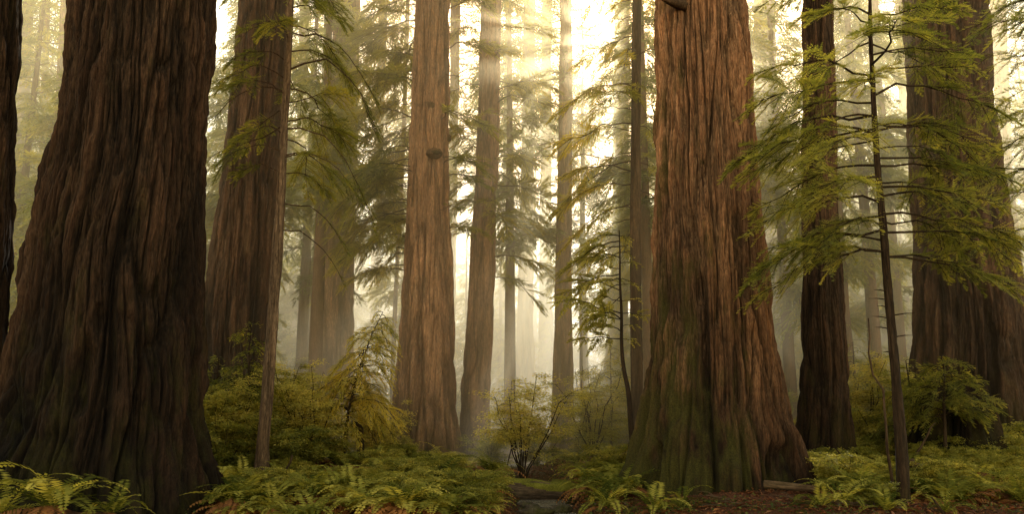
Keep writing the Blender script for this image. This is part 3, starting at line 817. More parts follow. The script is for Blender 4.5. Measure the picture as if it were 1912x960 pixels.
# ------------------------------------------------------------------ background hemlocks
BG = []
for k in range(9):
    r = np.random.default_rng(900 + k)
    Hh = [24, 27, 22, 26, 18, 29, 27, 25, 25][k]; Rr = [3.4, 3.0, 3.8, 2.6, 3.2, 3.2, 3.3, 2.8, 3.0][k]; h0 = [2.5, 5, 1.5, 3.5, 1.2, 7, 4.5, 6, 8.5][k]
    LA, TB = crown_arrays(r, h0, Hh - 0.5, (135, 120, 140, 130, 140, 120, 95, 90, 90)[k], lambda r, u: max(0.5, Rr * (1 - u) ** 0.7 * r.uniform(0.5, 1.15)), up=0.12, droop=0.5, den=11, sl=0.36, tw=0.036, leaf_w=0.06, hang=0.55, bare=0.08, tint=0.45, leafk=1.5)
    root = thing('hemlock_tree', 'hazy hemlock', 'tree', (0, 0, 0))
    t = Tubes()
    zs = np.linspace(-0.5, Hh, 24)
    wob = np.cumsum(r.normal(0, 0.03, 24))
    t.add(np.stack([wob, np.zeros(24), zs], 1), 0.26 * (1 - (zs + 0.5) / (Hh + 0.6)) + 0.02, 10)
    link('trunk', t.mesh('trunk', M['bark_far']), root)
    make_crown(root, LA, TB, M['leaf_far'], M['bark_far'])
    BG.append(root)
used = [False] * 9
bgspec = [(72, 28, 2, .8), (112, 25, 0, .7), (586, 29, 8, 1.0), (952, 33, 8, 1.0), (1215, 27, 8, .9), (450, 31, 8, 1), (1425, 29, 8, 1.0), (1640, 30, 8, 1.0),
(560, 34, 7, 1.0), (1092, 44, 8, 1.0), (1214, 33, 6, .95), (1398, 32, 7, .95), (1478, 30, 6, .9), (1592, 29, 7, .9), (1690, 33, 6, 1), (415, 30, 7, .9), (770, 40, 6, 1),
  # px, D, template, scale
    (5, 30, 0, .9), (70, 44, 2, 1), (105, 40, 3, 1), (30, 55, 1, 1), (160, 50, 5, 1), (392, 36, 2, .9), (418, 33, 0, .8), (400, 58, 1, 1), (470, 46, 3, 1), (560, 44, 4, 1), (520, 66, 0, 1), (650, 60, 2, 1), (585, 72, 5, 1),
    (745, 52, 3, .9), (700, 75, 1, 1), (868, 44, 4, .6), (845, 64, 2, 1), (935, 58, 4, 1), (930, 80, 0, 1), (1000, 84, 3, .9), (1030, 62, 4, .7), (1095, 70, 4, .75), (1150, 62, 4, .95), (1130, 100, 4, .8),
    (1215, 42, 2, 1), (1210, 66, 1, 1), (1330, 70, 0, 1), (1390, 38, 3, .8), (1405, 56, 2, 1), (1470, 46, 0, .8), (1480, 72, 1, 1), (1590, 40, 4, .9), (1600, 60, 3, 1), (1660, 50, 2, 1), (1645, 80, 5, 1),
    (1705, 44, 4, .8), (1885, 40, 2, .85), (1900, 58, 0, 1), (1930, 34, 3, .8), (1780, 70, 1, 1), (250, 60, 4, 1), (-60, 38, 1, 1), (2010, 46, 1, 1), (300, 46, 0, 1),
    (60, 85, 5, 1.1), (180, 95, 1, 1.1), (330, 90, 0, 1.1), (450, 88, 2, 1.1), (610, 96, 3, 1.1), (780, 92, 1, 1.1), (880, 100, 5, 1.1), (960, 110, 2, 1.0), (1060, 115, 0, .85), (1200, 104, 3, 1), (1290, 92, 5, 1.1), (1380, 98, 1, 1.1), (1440, 88, 5, 1), (1540, 94, 2, 1.1), (1620, 100, 0, 1.1), (1740, 90, 3, 1.1), (1850, 96, 2, 1.1), (1960, 84, 5, 1.1),
]
_r = np.random.default_rng(4)
for i in range(40):
    px = -120 + 2150 * (i + _r.random()) / 40; D = _r.uniform(55, 120)
    if 1090 < px < 1150: continue
    bgspec.append((px, D, int(_r.integers(0, 6)), _r.uniform(0.9, 1.25)))
for px, D, k, s in bgspec:
    p = W(px, 740, D); z = g1(p[0], D)
    if 820 < px < 1210 and D > 52.6: s = D * 0.0128 * _r.uniform(0.75, 1.1)
    elif 420 < px < 830 and D > 47: s = D * 0.0142 * _r.uniform(0.8, 1.15)
    elif px > 1210 and D > 47: s = D * 0.0165 * _r.uniform(0.8, 1.15)
    elif not 1040 < px < 1175: s *= max(1.0, D / 58.0)
    zone = 'left of the giant left trunk' if px < 140 else 'between the left redwood and the central pair' if px < 770 else 'around the sun glow' if px < 1230 else 'behind the right redwoods'
    lab = ('feathery hemlock in the mist ' if D < 62 else 'faint distant hemlock in bright haze ') + zone
    grp = ('misty hemlocks ' if D < 62 else 'distant hazy hemlocks ') + zone
    rz = rng.uniform(0, 6.28)
    if not used[k]:
        o = BG[k]; used[k] = True
        o.location = (p[0], D, z); o.rotation_euler = (0, 0, rz); o.scale = (s, s, s); tag(o, lab, None, grp)
    else:
        dup(BG[k], (p[0], D, z), rz, s, lab, grp)


# ------------------------------------------------------------------ shrubs
def shrub_mesh(seed, h, w, n_stem, leaf=0.05, per=85, tint=0.45, ulo=0.22):
    r = np.random.default_rng(seed)
    t = Tubes(); lv = Leaves()
    for i in range(n_stem):
        a = r.uniform(0, 2 * PI); sp = r.uniform(0.1, 1.0) * w * 0.5
        top = np.array([math.cos(a) * sp, math.sin(a) * sp, h * r.uniform(0.6, 1.0)])
        s = np.linspace(0, 1, 6)[:, None]
        stem = top * np.concatenate([s ** 1.3, s ** 1.3, s], 1) + r.normal(0, 0.03 * h, (6, 3)) * s
        t.add(stem, np.linspace(0.016, 0.004, 6) * (0.5 + h * 0.35), 5)
        for j in range(12):
            u = r.uniform(ulo, 1.0)
            b = np.array([np.interp(u, s[:, 0], stem[:, c]) for c in range(3)])
            ba = r.uniform(0, 2 * PI); bl = w * r.uniform(0.15, 0.34) * (1.2 - 0.5 * u)
            d = np.array([math.cos(ba), math.sin(ba), r.uniform(-0.05, 0.55)])
            q = np.linspace(0, 1, 4)[:, None]
            tw = b + d * q * bl - np.array([0, 0, 0.25 * bl]) * q ** 2
            t.add(tw, np.linspace(0.006, 0.002, 4), 3)
            uu = r.uniform(0.15, 1.05, per)
            pos = b + d * (uu * bl)[:, None] - np.array([0, 0, 0.25 * bl]) * (uu ** 2)[:, None] + r.normal(0, 0.07 * w * 0.5, (per, 3)) * np.array([1, 1, 0.45])
            ang = ba + r.normal(0, 1.0, per)
            dd = np.stack([np.cos(ang), np.sin(ang), r.normal(-0.1, 0.25, per)], 1)
            nn = np.stack([r.normal(0, 0.35, per), r.normal(0, 0.35, per), np.ones(per)], 1)
            lv.add(pos, dd, nn, leaf * r.uniform(0.6, 1.3, per), leaf * 0.55 * r.uniform(0.8, 1.2, per), tint + 0.25 * (u - 0.5) + r.normal(0, 0.12) + r.normal(0, 0.12, per))
    return t, lv.arr()


SH = []
for k, (h, w, n, lf) in enumerate([(1.9, 1.9, 11, 0.065), (1.3, 1.8, 10, 0.055), (0.8, 1.4, 9, 0.05), (2.6, 2.0, 12, 0.07)]):
    t, A = shrub_mesh(400 + k, h, w, n, lf)
    root = thing('shrub', 'shrub', 'shrub', (0, 0, 0))
    link('stem', t.mesh('stem', M['bark_sap']), root)
    link('foliage', leaves_mesh('foliage', A, M['leaf_shrub'], 'broad'), root)
    SH.append(root)
shused = [False] * 4


def put_shrub(px, D, k, s, label, group=None):
    p = W(px, 740, D); loc = (p[0], D, g1(p[0], D) - 0.03)
    rz = rng.uniform(0, 6.28)
    if not shused[k]:
        o = SH[k]; shused[k] = True
        o.location = loc; o.rotation_euler = (0, 0, rz); o.scale = (s, s, s); tag(o, label)
        if group: o['group'] = group
        return o
    return dup(SH[k], loc, rz, s, label, group)


t, A = shrub_mesh(450, 2.7, 3.0, 11, 0.07, 70, 0.6, 0.5)
p = W(975, 740, 20.3)
root = thing('shrub', 'airy sunlit bush with dark slanting stem in front of the leaning central trunk', 'shrub', (p[0], 20.3, g1(p[0], 20.3)))
link('stem', t.mesh('stem', M['bark_sap']), root); link('foliage', leaves_mesh('foliage', A, M['leaf_pale'], 'broad'), root)
for q, (px, D, sc_, h_, w_, lab) in enumerate([
    (585, 19.6, 1.0, 2.4, 2.6, 'airy yellow green shrub with pale leaves right of the thin leaning tree'), (430, 18.0, 0.9, 2.3, 2.4, 'airy tall shrub with small leaves at the right edge of the giant left trunk'),
    (1105, 23.5, 1.0, 2.8, 2.8, 'airy backlit shrub between the slim redwood and the crooked young tree'), (1615, 21.5, 1.0, 2.8, 2.6, 'airy pale shrub right of the dark brown redwood, taller than the ones around it'), (715, 22.5, 0.9, 1.8, 2.4, 'airy low shrub with pale leaves left of the central trunk foot')]):
    t, A = shrub_mesh(460 + q, h_, w_, 10, 0.065, 75, 0.6, 0.35)
    p = W(px, 740, D)
    root = thing('shrub', lab, 'shrub', (p[0], D, g1(p[0], D) - 0.03), None, 0.0, sc_)
    link('stem', t.mesh('stem', M['bark_sap']), root); link('foliage', leaves_mesh('foliage', A, M['leaf_pale'], 'broad'), root)
for px, D, k, s, lab in [
    (395, 17.5, 0, 1.0, 'dark shrub against the right side of the giant left trunk'), (440, 18.8, 3, 0.9, 'tall dark green shrub at the foot of the brown redwood'), (425, 17.2, 1, 1.1, 'low dark shrub in front of the tall dark green shrub'),
    (540, 20.5, 0, 1.15, 'yellow green bush right behind the thin leaning tree'), (575, 22.5, 3, 0.8, 'bushy green shrub left of the golden young hemlock'), (560, 18.2, 2, 1.4, 'rounded low bush at the right foot of the thin leaning tree'), (600, 20, 2, 1.3, 'rounded yellow green bush above the fern bank'),
    (700, 24, 1, 1.0, 'small bush beside the foot of the central redwood'), (745, 23, 2, 1.0, 'low leafy bush at the left root of the central redwood'), (640, 25, 1, 1.2, 'dim bush at the foot of the hazy redwood'),
    (915, 24, 1, 0.9, 'leafy bush at the foot of the leaning central trunk'), (1000, 24.5, 1, 1.1, 'golden brown bush under the airy sunlit bush'), (1045, 26, 2, 1.0, 'small bush at the flared foot of the slim redwood'),
    (1095, 25, 1, 1.2, 'shaded bush right of the slim redwood foot'), (1120, 28, 0, 1.2, 'shaded shrub mound behind the crooked young tree'), (1150, 33, 3, 1.2, 'hazy tall shrub in front of the wide faint trunk'), (1105, 36, 0, 1.3, 'hazy shrub in the bright gap below the sun'), (1150, 20.5, 2, 1.1, 'bright leafy bush at the foot of the thin pole tree'),
    (1400, 30, 0, 1.2, 'hazy shrub right of the huge mossy redwood'), (1445, 27, 3, 0.9, 'tall pale shrub between the huge redwood and the dark brown one'), (1470, 21, 1, 1.0, 'low shrub by the left side of the dark brown redwood'),
    (1615, 27, 3, 1.1, 'tall dim shrub right of the dark brown redwood'), (1650, 30, 0, 1.4, 'hazy shrub behind the sapling'), (1625, 20.5, 1, 1.1, 'bush with pale stems at the right foot of the dark brown redwood'), (1690, 20, 0, 1.1, 'shrub against the left side of the far right redwood'), (1600, 33, 3, 1.2, 'distant shrub in the mist right of the brown trunk'),
    (1870, 19, 2, 1.2, 'low shrub on the bank below the far right redwood'), (1905, 17.5, 2, 1.0, 'low shrub at the right edge of the bank'), (1800, 17.5, 2, 0.9, 'small shrub in front of the dark stump'),
    (20, 24, 3, 1.2, 'dark shrub at the left edge beyond the giant trunk'), (55, 28, 0, 1.5, 'dim shrub in the green gap left of the giant trunk'), (85, 32, 3, 1.3, 'hazy shrub in the green gap at left'), (-10, 19, 1, 1.2, 'dark low shrub beside the left edge trunk'),
    (480, 30, 3, 1.2, 'hazy shrub behind the thin leaning tree'), (560, 34, 3, 1.4, 'pale shrub in mist left of the hazy redwood'), (690, 36, 3, 1.3, 'pale shrub in mist right of the hazy redwood'), (845, 38, 0, 1.3, 'hazy bush seen between the central pair'), (950, 40, 3, 1.2, 'hazy bush right of the leaning central trunk'), (1000, 44, 3, 1.2, 'faint bush below the straight hazy redwood'), (1210, 30, 3, 1.0, 'sunny shrub squeezed between pole tree and huge redwood'),
    (1500, 40, 3, 1.5, 'faint shrub in the mist behind the dark brown redwood'), (1700, 40, 3, 1.4, 'faint shrub in mist left of the far right redwood'),
]: put_shrub(px, D, k, s, lab)


# young hemlocks / drooping understory conifers
def young_hemlock(name, label, px, D, h, seed, mat, Lr, n, kind='strip', az_fn=None, tint=0.5, h0=0.35, lean=(0, 0), arch=0.5, up=0.25, droop=0.6):
    p = W(px, 740, D); base = (p[0], D, g1(p[0], D) - 0.03)
    r = np.random.default_rng(seed)
    root = thing(name, label, 'tree', base)
    zs = np.linspace(0, 1, 14)
    axp = np.stack([lean[0] * zs ** 2 + np.cumsum(r.normal(0, 0.012, 14)), lean[1] * zs ** 2, h * zs], 1)
    t = Tubes(); t.add(axp, np.linspace(0.05, 0.008, 14), 6)
    link('trunk', t.mesh('trunk', M['bark_sap']), root)
    axis = lambda hh: np.array([np.interp(hh / h, zs, axp[:, c]) for c in range(3)])
    LA, TB = crown_arrays(r, h0 * h, h, n, lambda r, u: Lr * (1 - 0.65 * u) * r.uniform(0.6, 1.15), az_fn, axis, up=up, droop=droop, den=17, sl=0.36, tw=0.022, leaf_w=0.03, hang=0.55, bare=0.1, tint=tint, leafk=1.25)
    make_crown(root, LA, TB, mat, M['bark_sap'], kind, True)
    return root


young_hemlock('young_hemlock', 'golden drooping young hemlock in front of the hazy redwood left of centre', 648, 20.6, 3.7, 61, M['leaf_gold'], 1.75, 50, tint=0.6, h0=0.3, lean=(0.9, -0.3), up=0.45, droop=1.0)
young_hemlock('young_hemlock', 'green young hemlock tucked behind the thin leaning tree', 470, 18.4, 3.4, 62, M['leaf_warm'], 1.1, 36, tint=0.35, h0=0.35)
young_hemlock('young_hemlock', 'broad young hemlock with flat sprays over the dark stump at right', 1755, 17.0, 2.4, 63, M['leaf_warm'], 1.5, 34, 'needle', tint=0.42, h0=0.45, droop=0.35)
young_hemlock('young_hemlock', 'small young hemlock left of the stump, behind the sapling trunk', 1700, 18.6, 2.3, 64, M['leaf_warm'], 1.0, 26, tint=0.4, h0=0.3)
young_hemlock('young_hemlock', 'misty young hemlock right of the dark brown redwood', 1600, 25, 3.0, 65, M['leaf_warm'], 1.2, 30, tint=0.4)
young_hemlock('young_hemlock', 'drooping green young hemlock beside the giant left trunk', 405, 18.5, 2.6, 66, M['leaf_near'], 1.1, 30, 'needle', tint=0.4, h0=0.3)
young_hemlock('young_hemlock', 'glowing young hemlock in the bright gap behind the pole tree', 1140, 27, 4.2, 67, M['leaf_gold'], 1.3, 40, tint=0.5)
young_hemlock('young_hemlock', 'young hemlock in green shade left of the giant trunk', 40, 22, 4.2, 68, M['leaf_warm'], 1.4, 44, tint=0.35)


# ------------------------------------------------------------------ ferns
def frond_arrays(r, L, arch=0.9, elev=1.0, n=30, wmax=0.17, dead=False):
    """one sword fern frond rising from the origin along +X: pinna leaves + midrib tube"""
    t = np.linspace(0, 1, n)
    ang = elev - (elev + arch) * t ** 1.15
    st = L / (n - 1)
    x = np.concatenate([[0], np.cumsum(np.cos(ang[:-1]) * st)]); z = np.concatenate([[0], np.cumsum(np.sin(ang[:-1]) * st)])
    y = 0.05 * L * np.sin(t * 3 + r.uniform(0, 6)) * t
    P = np.stack([x, y, z], 1)
    T = np.stack([np.cos(ang), np.zeros(n), np.sin(ang)], 1)
    U = np.stack([-np.sin(ang), np.zeros(n), np.cos(ang)], 1)
    lv = Leaves()
    prof = np.clip(np.minimum((t - 0.10) / 0.16, 1.0), 0, 1) * (1 - t) ** 0.55 + 0.05
    keep = t > 0.12
    tn = 0.5 + r.normal(0, 0.14)
    for sg in (-1, 1):
        d = T * 0.30 + np.array([0, sg, 0]) * 0.95 + U * (0.12 if not dead else -0.3) + r.normal(0, 0.06, (n, 3))
        ln = wmax * prof * r.uniform(0.88, 1.1, n)
        lv.add(P[keep], d[keep], U[keep] + r.normal(0, 0.15, (keep.sum(), 3)), ln[keep], np.full(keep.sum(), L / n * 0.95), tn + 0.25 * (t[keep] - 0.5) + r.normal(0, 0.06, keep.sum()))
    return lv.arr(), P


def frond_mesh(seed, L, arch, elev, dead=False):
    r = np.random.default_rng(seed)
    A, P = frond_arrays(r, L, arch, elev, dead=dead)
    return leaves_mesh('frond', A, M['fern_dead'] if dead else M['fern'])


FR = [frond_mesh(500 + k, L, a, e) for k, (L, a, e) in enumerate([(0.95, 0.5, 1.15), (0.85, 0.8, 1.0), (1.05, 0.7, 1.2), (0.75, 0.6, 0.8), (0.9, 1.0, 1.1), (0.6, 0.3, 1.3)])]
FRD = [frond_mesh(520 + k, L, a, e, True) for k, (L, a, e) in enumerate([(0.7, 1.2, 0.4), (0.6, 1.4, 0.6)])]


def fern_parts(label, loc, rz, sc, n, nd, seed, group=None, bend=0.0):
    """fern with every frond a part"""
    r = np.random.default_rng(seed)
    root = thing('sword_fern', label, 'fern', loc, group, rz, sc)
    for i in range(n):
        f = link('frond', FR[int(r.integers(0, 6))], root)
        f.rotation_euler = (r.normal(0, 0.12), r.normal(0, 0.16), 2 * PI * (i + r.uniform(-0.3, 0.3)) / n)
        s = r.uniform(0.75, 1.15); f.scale = (s, s, s); f.location = (r.normal(0, 0.02), r.normal(0, 0.02), 0)
    for i in range(nd):
        f = link('dead_frond', FRD[int(r.integers(0, 2))], root)
        f.rotation_euler = (0, 0, r.uniform(0, 2 * PI)); f.location = (0, 0, 0.03)
    return root


FT = []
for k in range(8):
    r = np.random.default_rng(560 + k)
    LA = []; LD = []
    n = int(r.integers(15, 24))
    for i in range(n):
        A, P = frond_arrays(r, r.uniform(0.6, 1.05), r.uniform(0.4, 1.1), r.uniform(0.7, 1.3), n=22)
        LA.append(xform(A, rotm((0, 0, 1), 2 * PI * (i + r.uniform(-.3, .3)) / n), np.array([r.normal(0, .03), r.normal(0, .03), 0])))
    for i in range(int(r.integers(7, 18))):
        A, P = frond_arrays(r, r.uniform(0.6, 1.0), r.uniform(0.9, 1.5), r.uniform(0.3, 0.8), n=18, dead=True)
        LD.append(xform(A, rotm((0, 0, 1), r.uniform(0, 6.28)), np.array([0, 0, 0.03])))
    root = thing('sword_fern', 'fern', 'fern', (0, 0, 0))
    link('foliage', leaves_mesh('foliage', np.concatenate(LA), M['fern']), root)
    link('dead_foliage', leaves_mesh('dead_foliage', np.concatenate(LD), M['fern_dead']), root)
    FT.append(root)
ftused = [False] * 8


def clear_of(x, y, m=0.25):
    for tx, ty, trr in TRUNKS:
        if (x - tx) ** 2 + (y - ty) ** 2 < (trr + m) ** 2: return False
    return True


for q, (px, D, s, n, lab) in enumerate([
    (118, 10.3, 1.45, 14, 'large green sword fern in front of the giant left trunk'), (15, 10.5, 1.1, 11, 'sword fern at the bottom left corner'), (225, 10.4, 0.8, 9, 'small sword fern at the right foot of the giant left trunk'),
    (420, 14.6, 1.1, 16, 'bright sword fern touching the right side of the giant left trunk'), (470, 14.0, 1.1, 16, 'pale green sword fern below the thin leaning tree'), (590, 14.2, 1.15, 18, 'spreading sword fern with curled fronds in the bank front'), (660, 14.6, 1.1, 16, 'sword fern with pale curled tips in the middle of the bank front'),
    (760, 14.4, 1.05, 16, 'dark sword fern in the right half of the bank front'), (850, 15.4, 1.0, 16, 'sword fern overhanging the creek on its left side'), (540, 15.2, 1.0, 15, 'sword fern with rusty lower fronds in the bank'),
    (1120, 15.4, 0.8, 15, 'pale sword fern on the right bank of the creek'), (1130, 14.2, 0.95, 15, 'sword fern left of the huge mossy redwood foot'), (1215, 13.6, 1.0, 14, 'bright sword fern in front of the huge mossy redwood'), (1265, 13.8, 0.8, 12, 'small sword fern right below the mossy foot'),
    (1560, 13.6, 1.05, 14, 'arching sword fern on the red litter left of the sapling'), (1600, 14.4, 1.0, 14, 'bright green sword fern just left of the sapling foot'), (1640, 13.0, 0.8, 11, 'sword fern in front of the sapling foot'), (1520, 13.2, 0.8, 10, 'low sword fern at the near edge of the red litter'),
    (1890, 13.4, 1.0, 13, 'sword fern at the bottom right corner'), (1850, 15.6, 1.0, 12, 'sword fern on the shaded right bank'), (1745, 12.6, 0.7, 9, 'small sword fern right of the sapling foot'), (1640, 16.5, 1.0, 12, 'light green sword fern behind the sapling'),
]):
    p = W(px, 740, D)
    fern_parts(lab, (p[0], D, g1(p[0], D) - 0.02), rng.uniform(0, 6.28), s, n, 3, 2000 + q)
zones = [  # px range, D range, count, label, group
    ((395, 930), (12.8, 24), 130, 'yellow green sword fern in the dense bank left of the creek', 'ferns of the left bank'),
    ((1060, 1180), (15.5, 24), 22, 'sword fern between the creek and the huge mossy redwood', 'ferns right of the creek'),
    ((1500, 1700), (14, 23), 26, 'sword fern on the litter slope left of the sapling', 'ferns of the litter slope'),
    ((1700, 1930), (13.5, 21), 24, 'dim sword fern on the shaded right bank', 'ferns of the right bank'),
    ((380, 1900), (24, 40), 60, 'hazy sword fern among the trunks farther back', 'ferns farther back'),
    ((-20, 100), (17, 26), 10, 'dark sword fern beside the giant left trunk', 'ferns at the left edge'),
]
for (xa, xb), (da, db), cnt, lab, grp in zones:
    k_ = 0; tries = 0
    while k_ < cnt and tries < cnt * 20:
        tries += 1
        px = rng.uniform(xa, xb); D = da + (db - da) * rng.random() ** 1.3
        x = (px - 956) / FPX * D * 1.02
        if not clear_of(x, D) or creek_dist(np.array([x]), np.array([D]))[0] < 0.85: continue
        if 1330 < px < 1500 and D < 18: continue
        if 915 < px < 1085 and D < 18.6: continue
        loc = (x, D, g1(x, D) - 0.02)
        k = int(rng.integers(0, 8)); s = rng.uniform(0.5, 1.25)
        tl = (rng.normal(0, 0.08), rng.normal(0, 0.08)); rz = rng.uniform(0, 6.28)
        if not ftused[k]:
            o = FT[k]; ftused[k] = True
            o.location = loc; o.rotation_euler = (tl[0], tl[1], rz); o.scale = (s, s, s); tag(o, lab, None, grp)
        else: dup(FT[k], loc, rz, s, lab, grp, tl)
        k_ += 1

# ------------------------------------------------------------------ ground, creek
def axis_pts(lo, hi, a, b, fine, grow=1.12):
    p = list(np.arange(a, b, fine)); s = fine; x = p[-1]
    while x < hi: s *= grow; x += s; p.append(x)
    s = fine; x = a; q = []
    while x > lo: s *= grow; x -= s; q.append(x)
    return np.array(q[::-1] + p)


gx = axis_pts(-400, 400, -11, 13, 0.085); gy = axis_pts(-150, 700, 9.5, 27, 0.085, 1.06)
GX, GY = np.meshgrid(gx, gy)
GZ = g(GX.ravel(), GY.ravel()).reshape(GX.shape)
GZ += (vn(GX * 5, GY * 5, 31) - 0.5) * 0.05 + (vn(GX * 11, GY * 11, 32) - 0.5) * 0.03
nx, ny = len(gx), len(gy)
i = np.arange(ny - 1)[:, None] * nx; j = np.arange(nx - 1)[None, :]
F = np.stack([i + j, i + j + 1, i + nx + j + 1, i + nx + j], -1).reshape(-1, 4)
redx = W(1430, 890, 15.5)
mossy = np.full(GX.shape, 0.08) - 0.30 * np.exp(-((GX - redx[0]) ** 2 / 2.2 + (GY - 14.8) ** 2 / 3.0)) + 0.10 * np.exp(-(creek_dist(GX, GY) / 1.2) ** 2)
ground = link('ground', mk_mesh('ground', np.stack([GX, GY, GZ], -1).reshape(-1, 3), F, None, {'moss': mossy.ravel()}, [ground_mat()], True))
tag(ground, 'uneven forest floor of red brown litter and moss', None, None, 'structure')
# water sheet in the channel
cs = np.linspace(0, len(CREEK) - 1, 60)
cpx = np.stack([np.interp(cs, np.arange(len(CREEK)), CREEK[:, c]) for c in range(2)], 1)
wz = np.array([g1(a, b) for a, b in cpx]); wz = np.minimum.accumulate(np.convolve(np.pad(wz, 4, 'edge'), np.ones(9) / 9, 'valid')) + 0.10
V = []; Fw = []
tg = np.gradient(cpx, axis=0); tg /= np.linalg.norm(tg, axis=1, keepdims=True)
for k in range(60):
    nrm = np.array([-tg[k, 1], tg[k, 0]])
    for q in range(9):
        o_ = (q / 8 - 0.5) * 1.9
        V.append((*(cpx[k] + nrm * o_), wz[k]))
for k in range(59):
    for q in range(8): Fw.append((k * 9 + q, k * 9 + q + 1, k * 9 + q + 10, k * 9 + q + 9))
tag(link('creek_water', mk_mesh('creek_water', V, Fw, None, None, [water_mat()], True)), 'shallow pale creek running under the fallen log', None, None, 'structure')


# fallen log over the creek
def log_thing(name, label, a, b, r0, r1, seed, moss=True, sag=0.0):
    a = np.array(a); b = np.array(b); r = np.random.default_rng(seed)
    base = (a + b) / 2
    root = thing(name, label, 'log', base)
    nu, nv = 40, 70
    s = np.linspace(0, 1, nv); th = np.linspace(0, 2 * PI, nu, endpoint=False)
    d = (b - a) / np.linalg.norm(b - a); side = np.cross(d, [0, 0, 1.0]); side /= np.linalg.norm(side); upv = np.cross(side, d)
    TH, S = np.meshgrid(th, s)
    u = TH / (2 * PI); Ln = np.linalg.norm(b - a)
    n1 = vn(u * 12, S * Ln * 1.0, seed, 12) - 0.5; n2 = vn(u * 30, S * Ln * 2.0, seed + 1, 30) - 0.5; n3 = vn(u * 4, S * Ln * 2.0, seed + 2, 4) - 0.5
    RR = (r0 + (r1 - r0) * S) * (1 + 0.22 * n1 + 0.12 * n2 + 0.25 * n3)
    RR[0] *= 0.3; RR[-1] *= 0.3
    C = a + (b - a) * S[..., None] - np.array([0, 0, sag]) * (4 * S * (1 - S))[..., None]
    P = C + RR[..., None] * (np.cos(TH)[..., None] * side + np.sin(TH)[..., None] * upv) - base
    Bm = np.stack([side, -upv, d], 1)
    root.rotation_mode = 'QUATERNION'; root.rotation_quaternion = Matrix(Bm.tolist()).to_quaternion()
    P = P @ Bm
    i = np.arange(nv - 1)[:, None] * nu; j = np.arange(nu)[None, :]; j2 = (j + 1) % nu
    F = np.stack([i + j, i + j2, i + nu + j2, i + nu + j], -1).reshape(-1, 4)
    link('log_wood', mk_mesh('log_wood', P.reshape(-1, 3), F, None, {'cav': np.clip(0.5 + n1 + n2, 0, 1).ravel()}, [M['bark_grey']], True), root)
    if moss:
        m0, m1 = 0, int(nu * 0.5) + 1
        R2 = RR * 1.0 + 0.035 * (0.2 + vn(u * 20, S * Ln * 5, seed + 4, 20)) * np.clip(np.sin(TH) * 2.2 - 0.3, -0.6, 1)
        R2 = np.where(np.sin(TH) > 0.05 + 1.1 * (vn(u * 16, S * Ln * 2.5, seed + 9, 16) - 0.25), R2, RR - 0.03)
        R2 = np.where(vn(u * 10, S * Ln * 1.6, seed + 6, 10) * np.clip(1.6 - 1.5 * S, 0, 1.2) > 0.22, R2, RR - 0.03)
        P2 = C + R2[..., None] * (np.cos(TH)[..., None] * side + np.sin(TH)[..., None] * upv) - base
        P2 = (P2 @ Bm)[2:-2, m0:m1]; k2 = m1 - m0; n2_ = P2.shape[0]
        i = np.arange(n2_ - 1)[:, None] * k2; j = np.arange(k2 - 1)[None, :]
        F2 = np.stack([i + j, i + j + 1, i + k2 + j + 1, i + k2 + j], -1).reshape(-1, 4)
        link('moss_cover', mk_mesh('moss_cover', P2.reshape(-1, 3), F2, None, None, [M['moss']], True), root)
    return root


log_thing('fallen_log', 'moss topped fallen log lying across the creek', W(905, 915, 18.4), W(1100, 924, 18.0), 0.27, 0.17, 41)
log_thing('fallen_log', 'short mossy rotten log end at the left bank of the creek', W(935, 955, 15.6), W(890, 925, 17.0), 0.17, 0.2, 42)
log_thing('fallen_log', 'thin mossy log behind the fallen log, right of the creek', W(1030, 905, 20.5), W(1120, 903, 19.6), 0.09, 0.06, 43)
# mossy stones in the creek
for q, (px, D, s, lab) in enumerate([(1000, 15.6, 0.24, 'mossy stone in the creek, nearest one'), (985, 16.6, 0.20, 'mossy stone by the left side of the creek below the log'), (1045, 16.2, 0.17, 'small mossy stone at the right side of the creek')]):
    p = W(px, 740, D)
    o = link('stone', lump_mesh('stone', s * 1.3, s, s * 0.75, 60 + q, M['stone'], 0.5), None, (p[0], D, g1(p[0], D) + 0.06))
    tag(o, lab, 'stone')
# snag
t = Tubes()
p = W(672, 845, 20.5); zb = g1(p[0], 20.5)
t.add([(0, 0, -0.1), (0.02, 0, 0.3), (0.0, 0, 0.55), (-0.03, 0, 0.75), (-0.10, 0.0, 0.88), (-0.2, 0, 0.9)], [0.10, 0.085, 0.09, 0.10, 0.075, 0.03], 9)
root = thing('broken_snag', 'dark broken snag with hooked top standing above the ferns', 'snag', (p[0], 20.5, zb))
link('stem', t.mesh('stem', M['bark_sap']), root)
# big stump at right
me, base, ax, rad = build_trunk([(745, 1716, 1846), (800, 1708, 1852), (850, 1690, 1866), (880, 1680, 1876)], 18.4, 2.35, 1201, 200, 0.04, M['bark_hero_dark'], rough=1.6, butt=0.2)
root = thing('tree_stump', 'broad dark old stump in front of the far right redwood', 'stump', base)
link('trunk', me, root); TRUNKS.append((base[0], base[1], 0.9))
